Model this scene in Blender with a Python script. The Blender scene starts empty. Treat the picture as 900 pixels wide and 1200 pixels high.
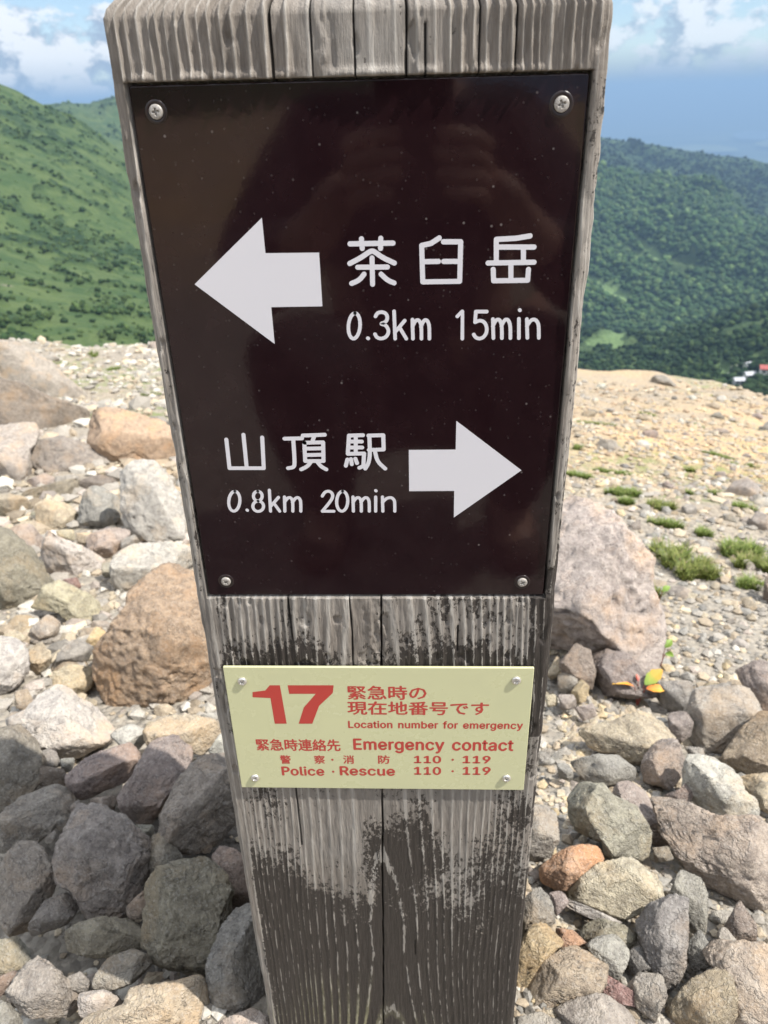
import bpy, math, random
import numpy as np
from mathutils import Vector, Matrix

random.seed(7); rng = np.random.default_rng(7)
scene = bpy.context.scene
COL = scene.collection

# ---------------------------------------------------------------- camera
F_PX = 901.0
CAM = np.array([0.02468, -0.38058, -0.0068])
RIGHT = np.array([0.9991470, 0.0337130, -0.0238468])
UP = np.array([0.0049551, 0.4754282, 0.8797406])
FWD = np.array([-0.0409961, 0.8791083, -0.4748557])
cam_d = bpy.data.cameras.new('camera'); cam_o = bpy.data.objects.new('camera', cam_d); COL.objects.link(cam_o)
M3 = Matrix((RIGHT, UP, -FWD)).transposed()
cam_o.matrix_world = Matrix.Translation(CAM) @ M3.to_4x4()
cam_d.sensor_fit = 'HORIZONTAL'; cam_d.sensor_width = 36.0; cam_d.lens = 36.0 * F_PX / 900.0
cam_d.clip_start = 0.02; cam_d.clip_end = 200000.0
cam_d.dof.use_dof = True; cam_d.dof.focus_distance = 0.45; cam_d.dof.aperture_fstop = 22.0
scene.camera = cam_o

# ---------------------------------------------------------------- light
SUN_EL, SUN_SIDE = math.radians(56), math.radians(16)      # from the right, a little from the viewer's side
SUN_DIR = Vector((math.cos(SUN_EL) * math.cos(SUN_SIDE), -math.cos(SUN_EL) * math.sin(SUN_SIDE), math.sin(SUN_EL)))
sun_d = bpy.data.lights.new('sun', 'SUN'); sun_d.energy = 4.1; sun_d.angle = math.radians(0.53); sun_d.color = (1.0, 0.955, 0.88)
sun_o = bpy.data.objects.new('sun', sun_d); COL.objects.link(sun_o)
sun_o.rotation_euler = (-SUN_DIR).to_track_quat('-Z', 'Y').to_euler()

W = bpy.data.worlds.new('World'); scene.world = W; W.use_nodes = True
nt = W.node_tree; nt.nodes.clear()
def wn(t, **k):
    n = nt.nodes.new(t)
    for a, b in k.items(): setattr(n, a, b)
    return n
sky = wn('ShaderNodeTexSky', sky_type='NISHITA', sun_disc=False, sun_elevation=SUN_EL, sun_rotation=math.pi / 2 + SUN_SIDE,
         altitude=1800.0, air_density=1.0, dust_density=0.0, ozone_density=1.0)
bg = wn('ShaderNodeBackground'); bg.inputs['Strength'].default_value = 0.075
out = wn('ShaderNodeOutputWorld')
geo = wn('ShaderNodeTexCoord'); sep = wn('ShaderNodeSeparateXYZ')
nt.links.new(geo.outputs['Generated'], sep.inputs[0])
def wmath(op, a, b=None, clamp=False):
    n = wn('ShaderNodeMath', operation=op); n.use_clamp = clamp
    for i, v in enumerate((a, b)):
        if v is None: continue
        if isinstance(v, (int, float)): n.inputs[i].default_value = v
        else: nt.links.new(v, n.inputs[i])
    return n.outputs[0]
def wramp(v, stops):
    n = wn('ShaderNodeValToRGB'); nt.links.new(v, n.inputs[0])
    e = n.color_ramp.elements
    while len(e) < len(stops): e.new(0.5)
    for x, (p, c) in zip(e, stops): x.position = p; x.color = (c, c, c, 1) if not isinstance(c, tuple) else c
    return n.outputs[0]
# cumulus: 3d noise over the view direction, stretched sideways, denser in a band over the horizon
mp = wn('ShaderNodeMapping'); mp.inputs['Scale'].default_value = (1.0, 1.0, 1.5)
nt.links.new(geo.outputs['Generated'], mp.inputs['Vector'])
n1 = wn('ShaderNodeTexNoise'); n1.inputs['Scale'].default_value = 19.0; n1.inputs['Detail'].default_value = 9.0; n1.inputs['Roughness'].default_value = 0.6
nt.links.new(mp.outputs[0], n1.inputs['Vector'])
mp2 = wn('ShaderNodeMapping'); mp2.inputs['Scale'].default_value = (1.0, 1.0, 1.5); mp2.inputs['Location'].default_value = (0.012, -0.004, 0.022)
nt.links.new(geo.outputs['Generated'], mp2.inputs['Vector'])
n2 = wn('ShaderNodeTexNoise'); n2.inputs['Scale'].default_value = 19.0; n2.inputs['Detail'].default_value = 9.0; n2.inputs['Roughness'].default_value = 0.6
nt.links.new(mp2.outputs[0], n2.inputs['Vector'])
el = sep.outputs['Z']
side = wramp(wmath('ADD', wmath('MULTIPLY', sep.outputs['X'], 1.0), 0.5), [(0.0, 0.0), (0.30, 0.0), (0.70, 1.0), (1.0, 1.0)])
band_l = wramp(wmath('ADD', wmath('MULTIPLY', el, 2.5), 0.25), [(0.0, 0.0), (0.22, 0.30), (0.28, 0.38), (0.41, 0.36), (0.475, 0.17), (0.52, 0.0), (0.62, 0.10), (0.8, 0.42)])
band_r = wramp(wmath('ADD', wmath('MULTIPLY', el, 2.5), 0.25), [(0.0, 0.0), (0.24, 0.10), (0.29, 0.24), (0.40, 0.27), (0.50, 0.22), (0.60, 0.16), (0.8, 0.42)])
mixb = wn('ShaderNodeMix'); mixb.data_type = 'FLOAT'
nt.links.new(side, mixb.inputs[0]); nt.links.new(band_l, mixb.inputs[2]); nt.links.new(band_r, mixb.inputs[3])
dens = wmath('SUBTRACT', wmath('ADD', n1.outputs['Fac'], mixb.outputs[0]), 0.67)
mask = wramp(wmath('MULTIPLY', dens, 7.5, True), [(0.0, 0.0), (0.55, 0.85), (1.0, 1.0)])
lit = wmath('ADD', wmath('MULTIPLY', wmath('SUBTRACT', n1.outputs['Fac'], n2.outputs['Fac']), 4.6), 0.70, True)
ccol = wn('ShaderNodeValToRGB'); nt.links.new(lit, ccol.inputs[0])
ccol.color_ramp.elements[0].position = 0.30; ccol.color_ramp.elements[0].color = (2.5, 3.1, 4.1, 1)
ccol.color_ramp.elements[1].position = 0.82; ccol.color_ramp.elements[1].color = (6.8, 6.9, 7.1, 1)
cb = wramp(el, [(0.0, 0.33), (0.16, 0.33), (0.5, 0.62)])  # overhead clouds, out of view, are added and brightened for fill light
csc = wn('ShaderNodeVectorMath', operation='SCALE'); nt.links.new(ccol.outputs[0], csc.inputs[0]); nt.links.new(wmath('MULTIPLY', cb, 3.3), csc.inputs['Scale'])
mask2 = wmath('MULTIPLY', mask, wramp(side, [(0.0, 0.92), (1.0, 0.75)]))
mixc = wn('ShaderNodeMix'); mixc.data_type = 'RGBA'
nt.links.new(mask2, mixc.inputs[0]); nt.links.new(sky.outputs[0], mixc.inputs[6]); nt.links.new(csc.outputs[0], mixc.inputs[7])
# the murky air low over the lowland
low = wramp(wmath('ADD', wmath('MULTIPLY', el, 5.0), 0.5), [(0.0, 0.9), (0.53, 0.9), (0.60, 0.55), (0.72, 0.0)])
low = wmath('MULTIPLY', low, wramp(side, [(0.0, 0.45), (1.0, 1.0)]))
mixl = wn('ShaderNodeMix'); mixl.data_type = 'RGBA'
nt.links.new(low, mixl.inputs[0]); nt.links.new(mixc.outputs[2], mixl.inputs[6]); mixl.inputs[7].default_value = (2.1, 2.75, 3.6, 1)
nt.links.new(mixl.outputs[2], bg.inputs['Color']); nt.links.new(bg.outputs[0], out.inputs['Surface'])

vs = scene.view_settings
vs.view_transform = 'Standard'; vs.look = 'None'; vs.gamma = 1.0; vs.use_curve_mapping = False; vs.exposure = 1.0
scene.cycles.volume_bounces = 0
scene.cycles.max_bounces = 8; scene.cycles.diffuse_bounces = 3; scene.cycles.glossy_bounces = 3
scene.cycles.use_denoising = True

# ---------------------------------------------------------------- helpers
def dir_px(x, y):
    x = np.asarray(x, float); y = np.asarray(y, float)
    d = (x[..., None] - 450) / F_PX * RIGHT - (y[..., None] - 600) / F_PX * UP + FWD
    return d                                     # forward component is 1
def az_tan(x, y):
    d = dir_px(x, y); h = np.hypot(d[..., 0], d[..., 1])
    return np.arctan2(d[..., 0], d[..., 1]), -d[..., 2] / h

def _hash(ix, iy, iz, seed):
    h = (ix * 374761393 + iy * 668265263 + iz * 2147483647 + seed * 974634777) & 0xFFFFFFFF
    h = ((h ^ (h >> 13)) * 1274126177) & 0xFFFFFFFF
    h = ((h ^ (h >> 16)) * 2246822519) & 0xFFFFFFFF
    return ((h ^ (h >> 15)) & 0xFFFFFF) / float(0xFFFFFF)
def vnoise(p, seed=0):
    p = np.asarray(p, float); i = np.floor(p).astype(np.int64); f = p - i; f = f * f * (3 - 2 * f); r = 0
    for dx in (0, 1):
        for dy in (0, 1):
            for dz in (0, 1):
                w = (f[..., 0] if dx else 1 - f[..., 0]) * (f[..., 1] if dy else 1 - f[..., 1]) * (f[..., 2] if dz else 1 - f[..., 2])
                r = r + w * _hash(i[..., 0] + dx, i[..., 1] + dy, i[..., 2] + dz, seed)
    return r * 2 - 1
def fbm(p, oct=3, seed=0, gain=0.5):
    r = 0; a = 1.0; p = np.asarray(p, float)
    for o in range(oct):
        r = r + a * vnoise(p, seed + o); p = p * 2.03 + 11.7; a *= gain
    return r
def n2d(x, y, oct=3, seed=0, gain=0.5):
    return fbm(np.stack([x, y, np.zeros_like(x)], -1), oct, seed, gain)
def worley2(x, y, seed=0):
    ix = np.floor(x).astype(np.int64); iy = np.floor(y).astype(np.int64); best = np.full(x.shape, 9.0); bid = np.zeros(x.shape)
    for dx in (-1, 0, 1):
        for dy in (-1, 0, 1):
            a, b = ix + dx, iy + dy; z0 = np.zeros_like(a)
            px = a + _hash(a, b, z0, seed); py = b + _hash(a, b, z0, seed + 5)
            d = np.hypot(px - x, py - y); m = d < best
            best = np.where(m, d, best); bid = np.where(m, _hash(a, b, z0, seed + 9), bid)
    return best, bid
def sstep(a, b, x):
    t = np.clip((np.asarray(x, float) - a) / (b - a), 0, 1); return t * t * (3 - 2 * t)

def mesh_np(name, V, Fc, smooth=True, attrs=None):
    """Fc: array of quads or triangles (n,k), or a list of arrays of different widths"""
    me = bpy.data.meshes.new(name); V = np.asarray(V, np.float32)
    fl = Fc if isinstance(Fc, list) else [Fc]; fl = [np.asarray(a, np.int32) for a in fl if len(a)]
    me.vertices.add(len(V)); me.vertices.foreach_set('co', V.ravel())
    loops = np.concatenate([a.ravel() for a in fl]); tot = np.concatenate([np.full(len(a), a.shape[1], np.int32) for a in fl])
    st = np.concatenate([[0], np.cumsum(tot)[:-1]]).astype(np.int32)
    me.loops.add(len(loops)); me.loops.foreach_set('vertex_index', loops)
    me.polygons.add(len(tot)); me.polygons.foreach_set('loop_start', st); me.polygons.foreach_set('loop_total', tot)
    me.polygons.foreach_set('use_smooth', np.full(len(tot), smooth))
    me.update(calc_edges=True)
    for k, v in (attrs or {}).items():
        v = np.asarray(v, np.float32)
        if v.ndim == 1:
            a = me.attributes.new(k, 'FLOAT', 'POINT'); a.data.foreach_set('value', v)
        else:
            a = me.attributes.new(k, 'FLOAT_COLOR', 'POINT')
            a.data.foreach_set('color', np.concatenate([v, np.ones((len(v), 1), np.float32)], 1).ravel())
    return me
def obj(name, me, mat, parent=None, loc=None):
    o = bpy.data.objects.new(name, me); COL.objects.link(o)
    if mat and not me.materials: me.materials.append(mat)
    if loc is not None: o.location = loc
    if parent: o.parent = parent
    return o
def tag(o, label=None, cat=None, group=None, kind=None):
    if label: o['label'] = label
    if cat: o['category'] = cat
    if group: o['group'] = group
    if kind: o['kind'] = kind
    return o
def empty(name, loc):
    o = bpy.data.objects.new(name, None); COL.objects.link(o); o.location = loc; o.empty_display_size = 0.05; return o
def grid_faces(nr, nc, wrap=False):
    r = np.arange(nr - 1)[:, None]; c = np.arange(nc if wrap else nc - 1)[None]; c2 = (c + 1) % nc
    return np.stack([r * nc + c, r * nc + c2, (r + 1) * nc + c2, (r + 1) * nc + c], -1).reshape(-1, 4)
_ico = {}
def ico(n):
    if n not in _ico:
        import bmesh
        bm = bmesh.new(); bmesh.ops.create_icosphere(bm, subdivisions=n, radius=1.0)
        bm.verts.ensure_lookup_table()
        V = np.array([v.co[:] for v in bm.verts]); Fc = np.array([[v.index for v in f.verts] for f in bm.faces]); bm.free()
        _ico[n] = (V, Fc)
    return _ico[n]

# ---- node helper
class NT:
    def __init__(self, name):
        self.m = bpy.data.materials.new(name); self.m.use_nodes = True; self.t = self.m.node_tree
        self.b = self.t.nodes['Principled BSDF']
    def n(self, t, ins=None, **k):
        x = self.t.nodes.new(t)
        for a, b in k.items(): setattr(x, a, b)
        for a, b in (ins or {}).items(): self.set(x.inputs[a], b)
        return x
    def set(self, sock, v):
        if isinstance(v, bpy.types.NodeSocket): self.t.links.new(v, sock)
        else: sock.default_value = (v + (1,)) if isinstance(v, tuple) and len(v) == 3 and sock.type == 'RGBA' else v
    def math(self, op, a, b=0.0, clamp=False):
        x = self.n('ShaderNodeMath', {0: a, 1: b}, operation=op); x.use_clamp = clamp; return x.outputs[0]
    def mix(self, f, a, b, mode='MIX'):
        x = self.n('ShaderNodeMix', data_type='RGBA', blend_type=mode); self.set(x.inputs[0], f); self.set(x.inputs[6], a); self.set(x.inputs[7], b); return x.outputs[2]
    def ramp(self, v, stops):
        x = self.n('ShaderNodeValToRGB', {0: v}); e = x.color_ramp.elements
        while len(e) < len(stops): e.new(0.5)
        for s, (p, c) in zip(e, stops): s.position = p; s.color = (c, c, c, 1) if not isinstance(c, tuple) else c + (1,)
        return x.outputs[0]
    def noise(self, vec, scale, detail=4.0, rough=0.55):
        return self.n('ShaderNodeTexNoise', {'Vector': vec, 'Scale': scale, 'Detail': detail, 'Roughness': rough}).outputs['Fac']
    def voro(self, vec, scale, feat='F1', out='Distance'):
        return self.n('ShaderNodeTexVoronoi', {'Vector': vec, 'Scale': scale}, feature=feat).outputs[out]
    def mapping(self, vec, scale=(1, 1, 1), loc=(0, 0, 0)):
        return self.n('ShaderNodeMapping', {'Vector': vec, 'Scale': scale, 'Location': loc}).outputs[0]
    def attr(self, name, out='Fac'): return self.n('ShaderNodeAttribute', attribute_name=name).outputs[out]
    def bump(self, h, strength, dist):
        return self.n('ShaderNodeBump', {'Height': h, 'Strength': strength, 'Distance': dist}).outputs[0]
    def done(self, color=None, rough=None, normal=None, **k):
        if color is not None: self.set(self.b.inputs['Base Color'], color)
        if rough is not None: self.set(self.b.inputs['Roughness'], rough)
        if normal is not None: self.set(self.b.inputs['Normal'], normal)
        for a, v in k.items(): self.set(self.b.inputs[a.replace('_', ' ')], v)
        return self.m
    @property
    def obj(self): return self.n('ShaderNodeTexCoord').outputs['Object']
def simple(name, col, rough=0.6, **k): return NT(name).done(col, rough, **k)

# ---------------------------------------------------------------- ground near the post
DC = 12.0
_al, _tl = az_tan(90, 404); _ar, _tr = az_tan(800, 450)
_KL = (DC * _tl - 0.765) / (DC - 0.6); _KR = (DC * _tr - 0.765) / (DC - 0.6)
def pit_z(d, az, x, y):
    """the loose rubble lies in a hollow round the post; its stones stand proud of the soil"""
    l = sstep(0.42, 0.52, d) * (1 - sstep(0.86, 1.02, d)) * sstep(-0.02, -0.12, az) * (np.abs(az) < 1.7) * 0.050
    r = sstep(0.42, 0.52, d) * (1 - sstep(1.1, 1.4, d)) * sstep(0.0, 0.1, az) * (np.abs(az) < 1.7) * 0.022
    l2 = sstep(0.86, 1.0, d) * (1 - sstep(1.9, 2.3, d)) * sstep(-0.05, -0.15, az) * (np.abs(az) < 1.7) * 0.022
    return l + r + l2
def ground_z(x, y, detail=True, pit=True):
    x = np.asarray(x, float); y = np.asarray(y, float)
    dx, dy = x - CAM[0], y - CAM[1]; d = np.hypot(dx, dy); az = np.arctan2(dx, dy)
    k = _KL + (_KR - _KL) * np.clip((az - _al) / (_ar - _al), -0.3, 1.3)
    k = k * (1 - sstep(0.7, 1.8, np.abs(az)))
    crest = DC * (1 + 0.12 * n2d(az * 9, az * 0 + 3.3, 2, 5))
    z = -0.765 - np.maximum(d - 0.6, 0) * k
    over = np.maximum(d - crest, 0)
    z = z - (0.42 * over * over / (over + 2.0)) * (1 - sstep(0.9, 1.6, np.abs(az)))
    if pit: z = z - pit_z(d, az, x, y)
    if detail:
        z = z + 0.030 * np.sqrt(np.maximum(d, 0.3)) * n2d(x * 1.1, y * 1.1, 2, 3) + 0.012 * n2d(x * 5, y * 5, 2, 8)
    return z
def hit_ground(px, py, rmin=0.3, rmax=40.0, pit=True):
    d = dir_px(px, py); t = np.exp(np.linspace(math.log(rmin), math.log(rmax), 3000))
    P = CAM + t[:, None] * d; zz = ground_z(P[:, 0], P[:, 1], True, pit); i = np.argmax(P[:, 2] < zz)
    if not (P[:, 2] < zz).any(): i = -1
    return P[i]

def ring_az(fine, step, coarse):
    a = np.arange(-fine, fine + 1e-6, step); b = np.arange(fine + coarse, 360 - fine - coarse / 2, coarse)
    return np.radians(np.concatenate([a, b]))
def polar_mesh(name, az, r, zf, mat, attrs=None):
    A, Rr = np.meshgrid(az, r); X = CAM[0] + Rr * np.sin(A); Y = CAM[1] + Rr * np.cos(A); Z = zf(A, Rr, X, Y)
    V = np.stack([X, Y, Z], -1).reshape(-1, 3)
    Fc = grid_faces(len(r), len(az), True)
    at = attrs(A, Rr, X, Y, Z) if attrs else None
    return obj(name, mesh_np(name, V, Fc[:, ::-1], True, at), mat)

m = NT('stony_ground'); oc = m.obj
g1 = m.noise(oc, 2.2, 6, 0.65); g2 = m.noise(oc, 30, 5, 0.7); v = m.voro(oc, 70); v2 = m.voro(oc, 24)
base = m.mix(m.ramp(g2, [(0.35, 0.0), (0.65, 1.0)]), (0.17, 0.15, 0.125), (0.30, 0.27, 0.225))
cellc = m.n('ShaderNodeTexVoronoi', {'Vector': oc, 'Scale': 70.0}).outputs['Color']
base = m.mix(0.5, base, m.mix(m.n('ShaderNodeSeparateColor', {0: cellc}).outputs[0], (0.17, 0.15, 0.125), (0.36, 0.32, 0.26)))
ochre = m.mix(m.ramp(g2, [(0.35, 0.0), (0.7, 1.0)]), (0.40, 0.26, 0.125), (0.51, 0.375, 0.205))
of = m.math('MULTIPLY', m.attr('ochre'), m.ramp(g1, [(0.3, 0.2), (0.6, 1.0)]))
base = m.mix(of, base, ochre)
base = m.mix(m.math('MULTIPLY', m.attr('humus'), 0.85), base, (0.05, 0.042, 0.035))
gm = m.math('MULTIPLY', m.attr('moss'), m.ramp(m.noise(oc, 9, 5, 0.7), [(0.45, 0.0), (0.6, 1.0)]))
base = m.mix(gm, base, m.mix(g2, (0.10, 0.15, 0.03), (0.17, 0.2, 0.06)))
hgt = m.math('ADD', m.math('MULTIPLY', v, -0.6), m.math('MULTIPLY', v2, -0.9)); hgt = m.math('ADD', hgt, m.math('MULTIPLY', g2, 0.6))
MAT_GROUND = m.done(base, 0.95, m.bump(hgt, 0.8, 0.02))

def ground_attr(A, Rr, X, Y, Z):
    och = sstep(1.6, 4.5, Rr) * sstep(0.05, 0.3, A) * (0.8 + 0.5 * n2d(X * 0.5, Y * 0.5, 2, 4))
    och = np.maximum(och, sstep(2.0, 3.0, Rr) * sstep(-0.08, -0.2, A) * 0.12)
    och = np.maximum(och, sstep(1.4, 1.9, Rr) * (1 - sstep(2.4, 3.2, Rr)) * sstep(-0.5, -0.35, A) * (1 - sstep(-0.1, 0.0, A)) * 0.6)
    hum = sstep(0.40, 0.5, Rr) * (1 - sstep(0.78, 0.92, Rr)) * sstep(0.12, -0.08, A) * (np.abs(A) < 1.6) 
    moss = sstep(0.12, 0.45, n2d(X * 0.9 + 4, Y * 1.3, 3, 21)) * sstep(1.8, 2.6, Rr) * 0.75
    return {'ochre': np.clip(och, 0, 1).ravel(), 'humus': np.clip(hum, 0, 1).ravel(), 'moss': moss.ravel()}
rg = np.exp(np.linspace(math.log(0.04), math.log(70.0), 560))
ground = polar_mesh('ground', ring_az(34, 0.15, 3.0), rg, lambda A, R_, X, Y: ground_z(X, Y), MAT_GROUND, ground_attr)
tag(ground, kind='structure')

# ---------------------------------------------------------------- hills and plain
def curve(pts):
    a, t = az_tan([p[0] for p in pts], [p[1] for p in pts]); i = np.argsort(a); a = a[i]; t = t[i]
    return lambda az: np.interp(az, a, t)
L_A = curve([(-300, 20), (-40, 84), (0, 100), (21, 108), (45, 121), (70, 133), (95, 145), (136, 173), (200, 215), (260, 260)])
L_B = curve([(-300, 118), (0, 125), (49, 122), (75, 120), (105, 121), (118, 118), (130, 115), (200, 105)])
R_E = curve([(560, 400), (683, 399), (775, 402), (840, 385), (900, 366), (960, 348), (1100, 320)])
R_D = curve([(500, 150), (620, 172), (708, 197), (748, 211), (786, 218), (832, 230), (900, 264), (960, 292), (1100, 340)])
R_C = curve([(500, 150), (640, 158), (710, 164), (756, 171), (794, 178), (840, 185), (875, 187), (900, 194), (960, 205), (1100, 240)])
L_foot = curve([(-300, 430), (200, 430)]); R_foot = curve([(600, 480), (1000, 480)]); L_mid = curve([(-300, 250), (0, 275), (140, 305), (260, 340)])
AZ0, _ = az_tan(215, 300); AZ1, _ = az_tan(650, 300)
PLAIN_Z = -900.0
def hill_nodes(az):
    """distance and height of each control ring for every azimuth"""
    b = sstep(AZ0, AZ1, az)
    l = [(250, L_foot(az)), (470, L_mid(az)), (800, L_A(az)), (1050, L_A(az) + 0.05), (1800, L_B(az)), (2300, L_B(az) + 0.04), (2900, None)]
    r = [(430, R_foot(az)), (880, R_E(az)), (1040, R_E(az) + 0.018), (1750, R_D(az)), (2050, R_D(az) + 0.02), (3000, R_C(az)), (3600, None)]
    rr, zz = [np.full_like(az, 40.0)], [np.full_like(az, -40.0)]
    for (r0, t0), (r1, t1) in zip(l, r):
        ra = r0 + (r1 - r0) * b
        if t0 is None: z = np.full_like(az, -480.0)
        else: z = CAM[2] - ra * (t0 + (t1 - t0) * b)
        rr.append(ra); zz.append(z)
    rr.append(np.full_like(az, 6500.0)); zz.append(np.full_like(az, PLAIN_Z - 8))
    return np.array(rr), np.array(zz)
NROW = [16, 150, 150, 130, 130, 130, 24, 24]
azh = ring_az(33, 0.085, 1.5)
azf = np.where(azh > math.pi, azh - 2 * math.pi, azh)
RN, ZN = hill_nodes(azf)
rows_r, rows_z, rows_s = [], [], []
for k, n in enumerate(NROW):
    for i in range(n):
        s = i / n; rows_r.append(RN[k] + (RN[k + 1] - RN[k]) * s)
        e = s if k in (0, 7) else s + 0.10 * math.sin(2 * math.pi * s) / (2 * math.pi) * 2
        rows_z.append(ZN[k] + (ZN[k + 1] - ZN[k]) * e); rows_s.append(k + s)
rows_r.append(RN[-1]); rows_z.append(ZN[-1]); rows_s.append(8.0)
HR = np.array(rows_r); HZ = np.array(rows_z); HS = np.array(rows_s)[:, None] + 0 * HR
HA = azf[None] + 0 * HR
HX = CAM[0] + HR * np.sin(HA); HY = CAM[1] + HR * np.cos(HA)
# relief: spurs, gullies and the canopy itself
atn = np.minimum.reduce([np.abs(HS - k) for k in (2, 3, 4, 5, 6)])
soft = sstep(0.0, 0.25, atn) * 0.9 + 0.1
big = n2d(HX / 170, HY / 170, 4, 31, 0.55); HZ = HZ + soft * big * 0.009 * np.minimum(HR, 1400)
ca, sa = math.cos(0.6), math.sin(0.6)
gul = np.abs(n2d((HX * ca + HY * sa) / 70, (-HX * sa + HY * ca) / 260, 3, 55)); HZ = HZ - soft * (0.35 - gul) * (0.010 + 0.012 * sstep(AZ0, AZ1, HA)) * np.minimum(HR, 1600)
def to_px(X, Y, Z):
    q = np.stack([X - CAM[0], Y - CAM[1], Z - CAM[2]], -1); w = q @ FWD; w = np.where(np.abs(w) < 1e-6, 1e-6, w)
    return 450 + F_PX * (q @ RIGHT) / w, 600 - F_PX * (q @ UP) / w
PX, PY = to_px(HX, HY, HZ)
leftness = 1 - sstep(AZ0, AZ1, HA)
fol_big = n2d(HX / 60, HY / 60, 4, 61, 0.6); fol_mid = n2d(HX / 20, HY / 20, 3, 62, 0.6)
shr = n2d(HX / 9, HY / 9, 3, 63, 0.6)
grassy = leftness * sstep(-0.10, 0.12, 0.20 - fol_big * 0.35 - fol_mid * 0.5 - shr * 0.45) + (1 - leftness) * sstep(0.55, 0.8, fol_big + 0.3 * fol_mid) * 0.5
grassy = np.maximum(grassy, ((HS > 3.05) & (HS < 4.4)) * leftness * 0.8)
def streak(x0, y0, x1, y1, w):
    dx, dy = x1 - x0, y1 - y0; L2 = dx * dx + dy * dy; t = np.clip(((PX - x0) * dx + (PY - y0) * dy) / L2, 0, 1)
    d = np.hypot(PX - x0 - t * dx, PY - y0 - t * dy) + 2.5 * n2d(HX / 25, HY / 25, 2, 71)
    return sstep(w * 1.5, w * 0.7, d / (0.35 + 0.9 * t))
clear = np.zeros_like(HX)
for a in [(724, 262, 771, 304, 4.5), (722, 247, 740, 265, 2.0), (738, 292, 750, 303, 4.0), (692, 327, 731, 352, 6.0), (755, 278, 768, 290, 1.5), (800, 243, 806, 248, 2.5), (884, 296, 892, 299, 2.5), (760, 262, 770, 272, 1.2)]:
    clear = np.maximum(clear, streak(*a) * ((HS > 2.2) & (HS < 4.05)))
for a in [(683, 402, 722, 401, 9.0), (842, 418, 850, 444, 5.0), (828, 440, 850, 436, 4.0), (760, 415, 790, 420, 3.0)]:
    clear = np.maximum(clear, streak(*a) * ((HS > 1.0) & (HS < 2.9)) * 0.85)
paved = np.maximum.reduce([streak(850, 441, 866, 437, 2.6), streak(880, 447, 915, 440, 4.0)]) * ((HS > 1.0) & (HS < 2.0))
bare = leftness * sstep(1.3, 1.5, n2d(HX / 22 + 7, HY / 22, 3, 91) + 0.25 * n2d(HX / 90, HY / 90, 2, 92)) * 0.8
bare = np.maximum(bare, ((HS > 4.7) & (HS < 5.4)) * sstep(10, 6, np.hypot((PX - 893) / 1.5, PY - 189)) * (1 - leftness))
canopy = (1 - np.maximum.reduce([clear, grassy * 0.75, paved, bare]))
wd, wi = worley2(HX / 6.5, HY / 6.5, 3); wd2, wi2 = worley2(HX / 11.0, HY / 11.0, 4)
cfac = 1 - 0.55 * leftness
HZ = HZ + cfac * canopy * ((1 - np.clip(wd, 0, 1) ** 2) * 4.5 + (1 - np.clip(wd2, 0, 1) ** 2) * 3.5) * sstep(100, 250, HR)
tone = np.clip(0.5 + 0.55 * (wi - 0.5) + 0.5 * (wi2 - 0.5) + 0.25 * fol_mid, 0, 1)

m = NT('wooded_hills'); oc = m.obj
tn = m.attr('tone'); nz = m.noise(oc, 0.35, 5, 0.65)
t2 = m.math('ADD', m.math('MULTIPLY', tn, 0.7), m.math('MULTIPLY', nz, 0.4))
tree_c = m.ramp(t2, [(0.2, (0.010, 0.022, 0.010)), (0.5, (0.022, 0.043, 0.017)), (0.85, (0.046, 0.072, 0.026))])
gr_c = m.ramp(t2, [(0.2, (0.034, 0.062, 0.021)), (0.8, (0.068, 0.096, 0.034))])
c = m.mix(m.attr('grassy'), tree_c, gr_c)
c = m.mix(m.attr('clearing'), c, (0.125, 0.185, 0.075)); c = m.mix(m.attr('bare'), c, (0.17, 0.15, 0.12)); c = m.mix(m.attr('paved'), c, (0.42, 0.41, 0.40))
MAT_HILLS = m.done(c, 0.95, m.bump(m.math('ADD', m.math('MULTIPLY', m.voro(oc, 0.28), -1.0), nz), 0.6, 2.0), Specular_IOR_Level=0.15)
hills = obj('hills', mesh_np('hills', np.stack([HX, HY, HZ], -1).reshape(-1, 3), grid_faces(HR.shape[0], HR.shape[1], True)[:, ::-1], True,
            {'tone': tone.ravel(), 'grassy': grassy.ravel(), 'clearing': clear.ravel(), 'bare': bare.ravel(), 'paved': paved.ravel()}), MAT_HILLS)
tag(hills, kind='structure')
def hit_hills(px, py):
    """ray of a photo point onto the hill surface"""
    a, t = az_tan(px, py); j = int(np.argmin(np.abs(azf - a))); r = HR[:, j]; z = HZ[:, j]
    below = (CAM[2] - r * t) < z; i = int(np.argmax(below & (r > 240)))
    return np.array([CAM[0] + r[i] * math.sin(a), CAM[1] + r[i] * math.cos(a), z[i]])

m = NT('hazy_lowland'); oc = m.obj
f1 = m.noise(oc, 0.0007, 5, 0.6)
fields = m.n('ShaderNodeTexVoronoi', {'Vector': m.mapping(oc, (1, 1, 1)), 'Scale': 0.0011}).outputs['Color']
sepc = m.n('ShaderNodeSeparateColor', {0: fields})
c = m.mix(m.ramp(f1, [(0.42, 0.0), (0.58, 1.0)]), (0.03, 0.055, 0.03), (0.08, 0.105, 0.05))
c = m.mix(m.ramp(sepc.outputs[0], [(0.72, 0.0), (0.76, 0.7)]), c, (0.13, 0.15, 0.08))
MAT_PLAIN = m.done(c, 1.0)
rp = np.exp(np.linspace(math.log(5200), math.log(90000), 60))
plain = polar_mesh('plain', ring_az(34, 1.0, 8.0), rp, lambda A, R_, X, Y: PLAIN_Z + 60 * n2d(X / 5000, Y / 5000, 3, 12) * sstep(9000, 20000, R_), MAT_PLAIN)
tag(plain, kind='structure')
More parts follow.
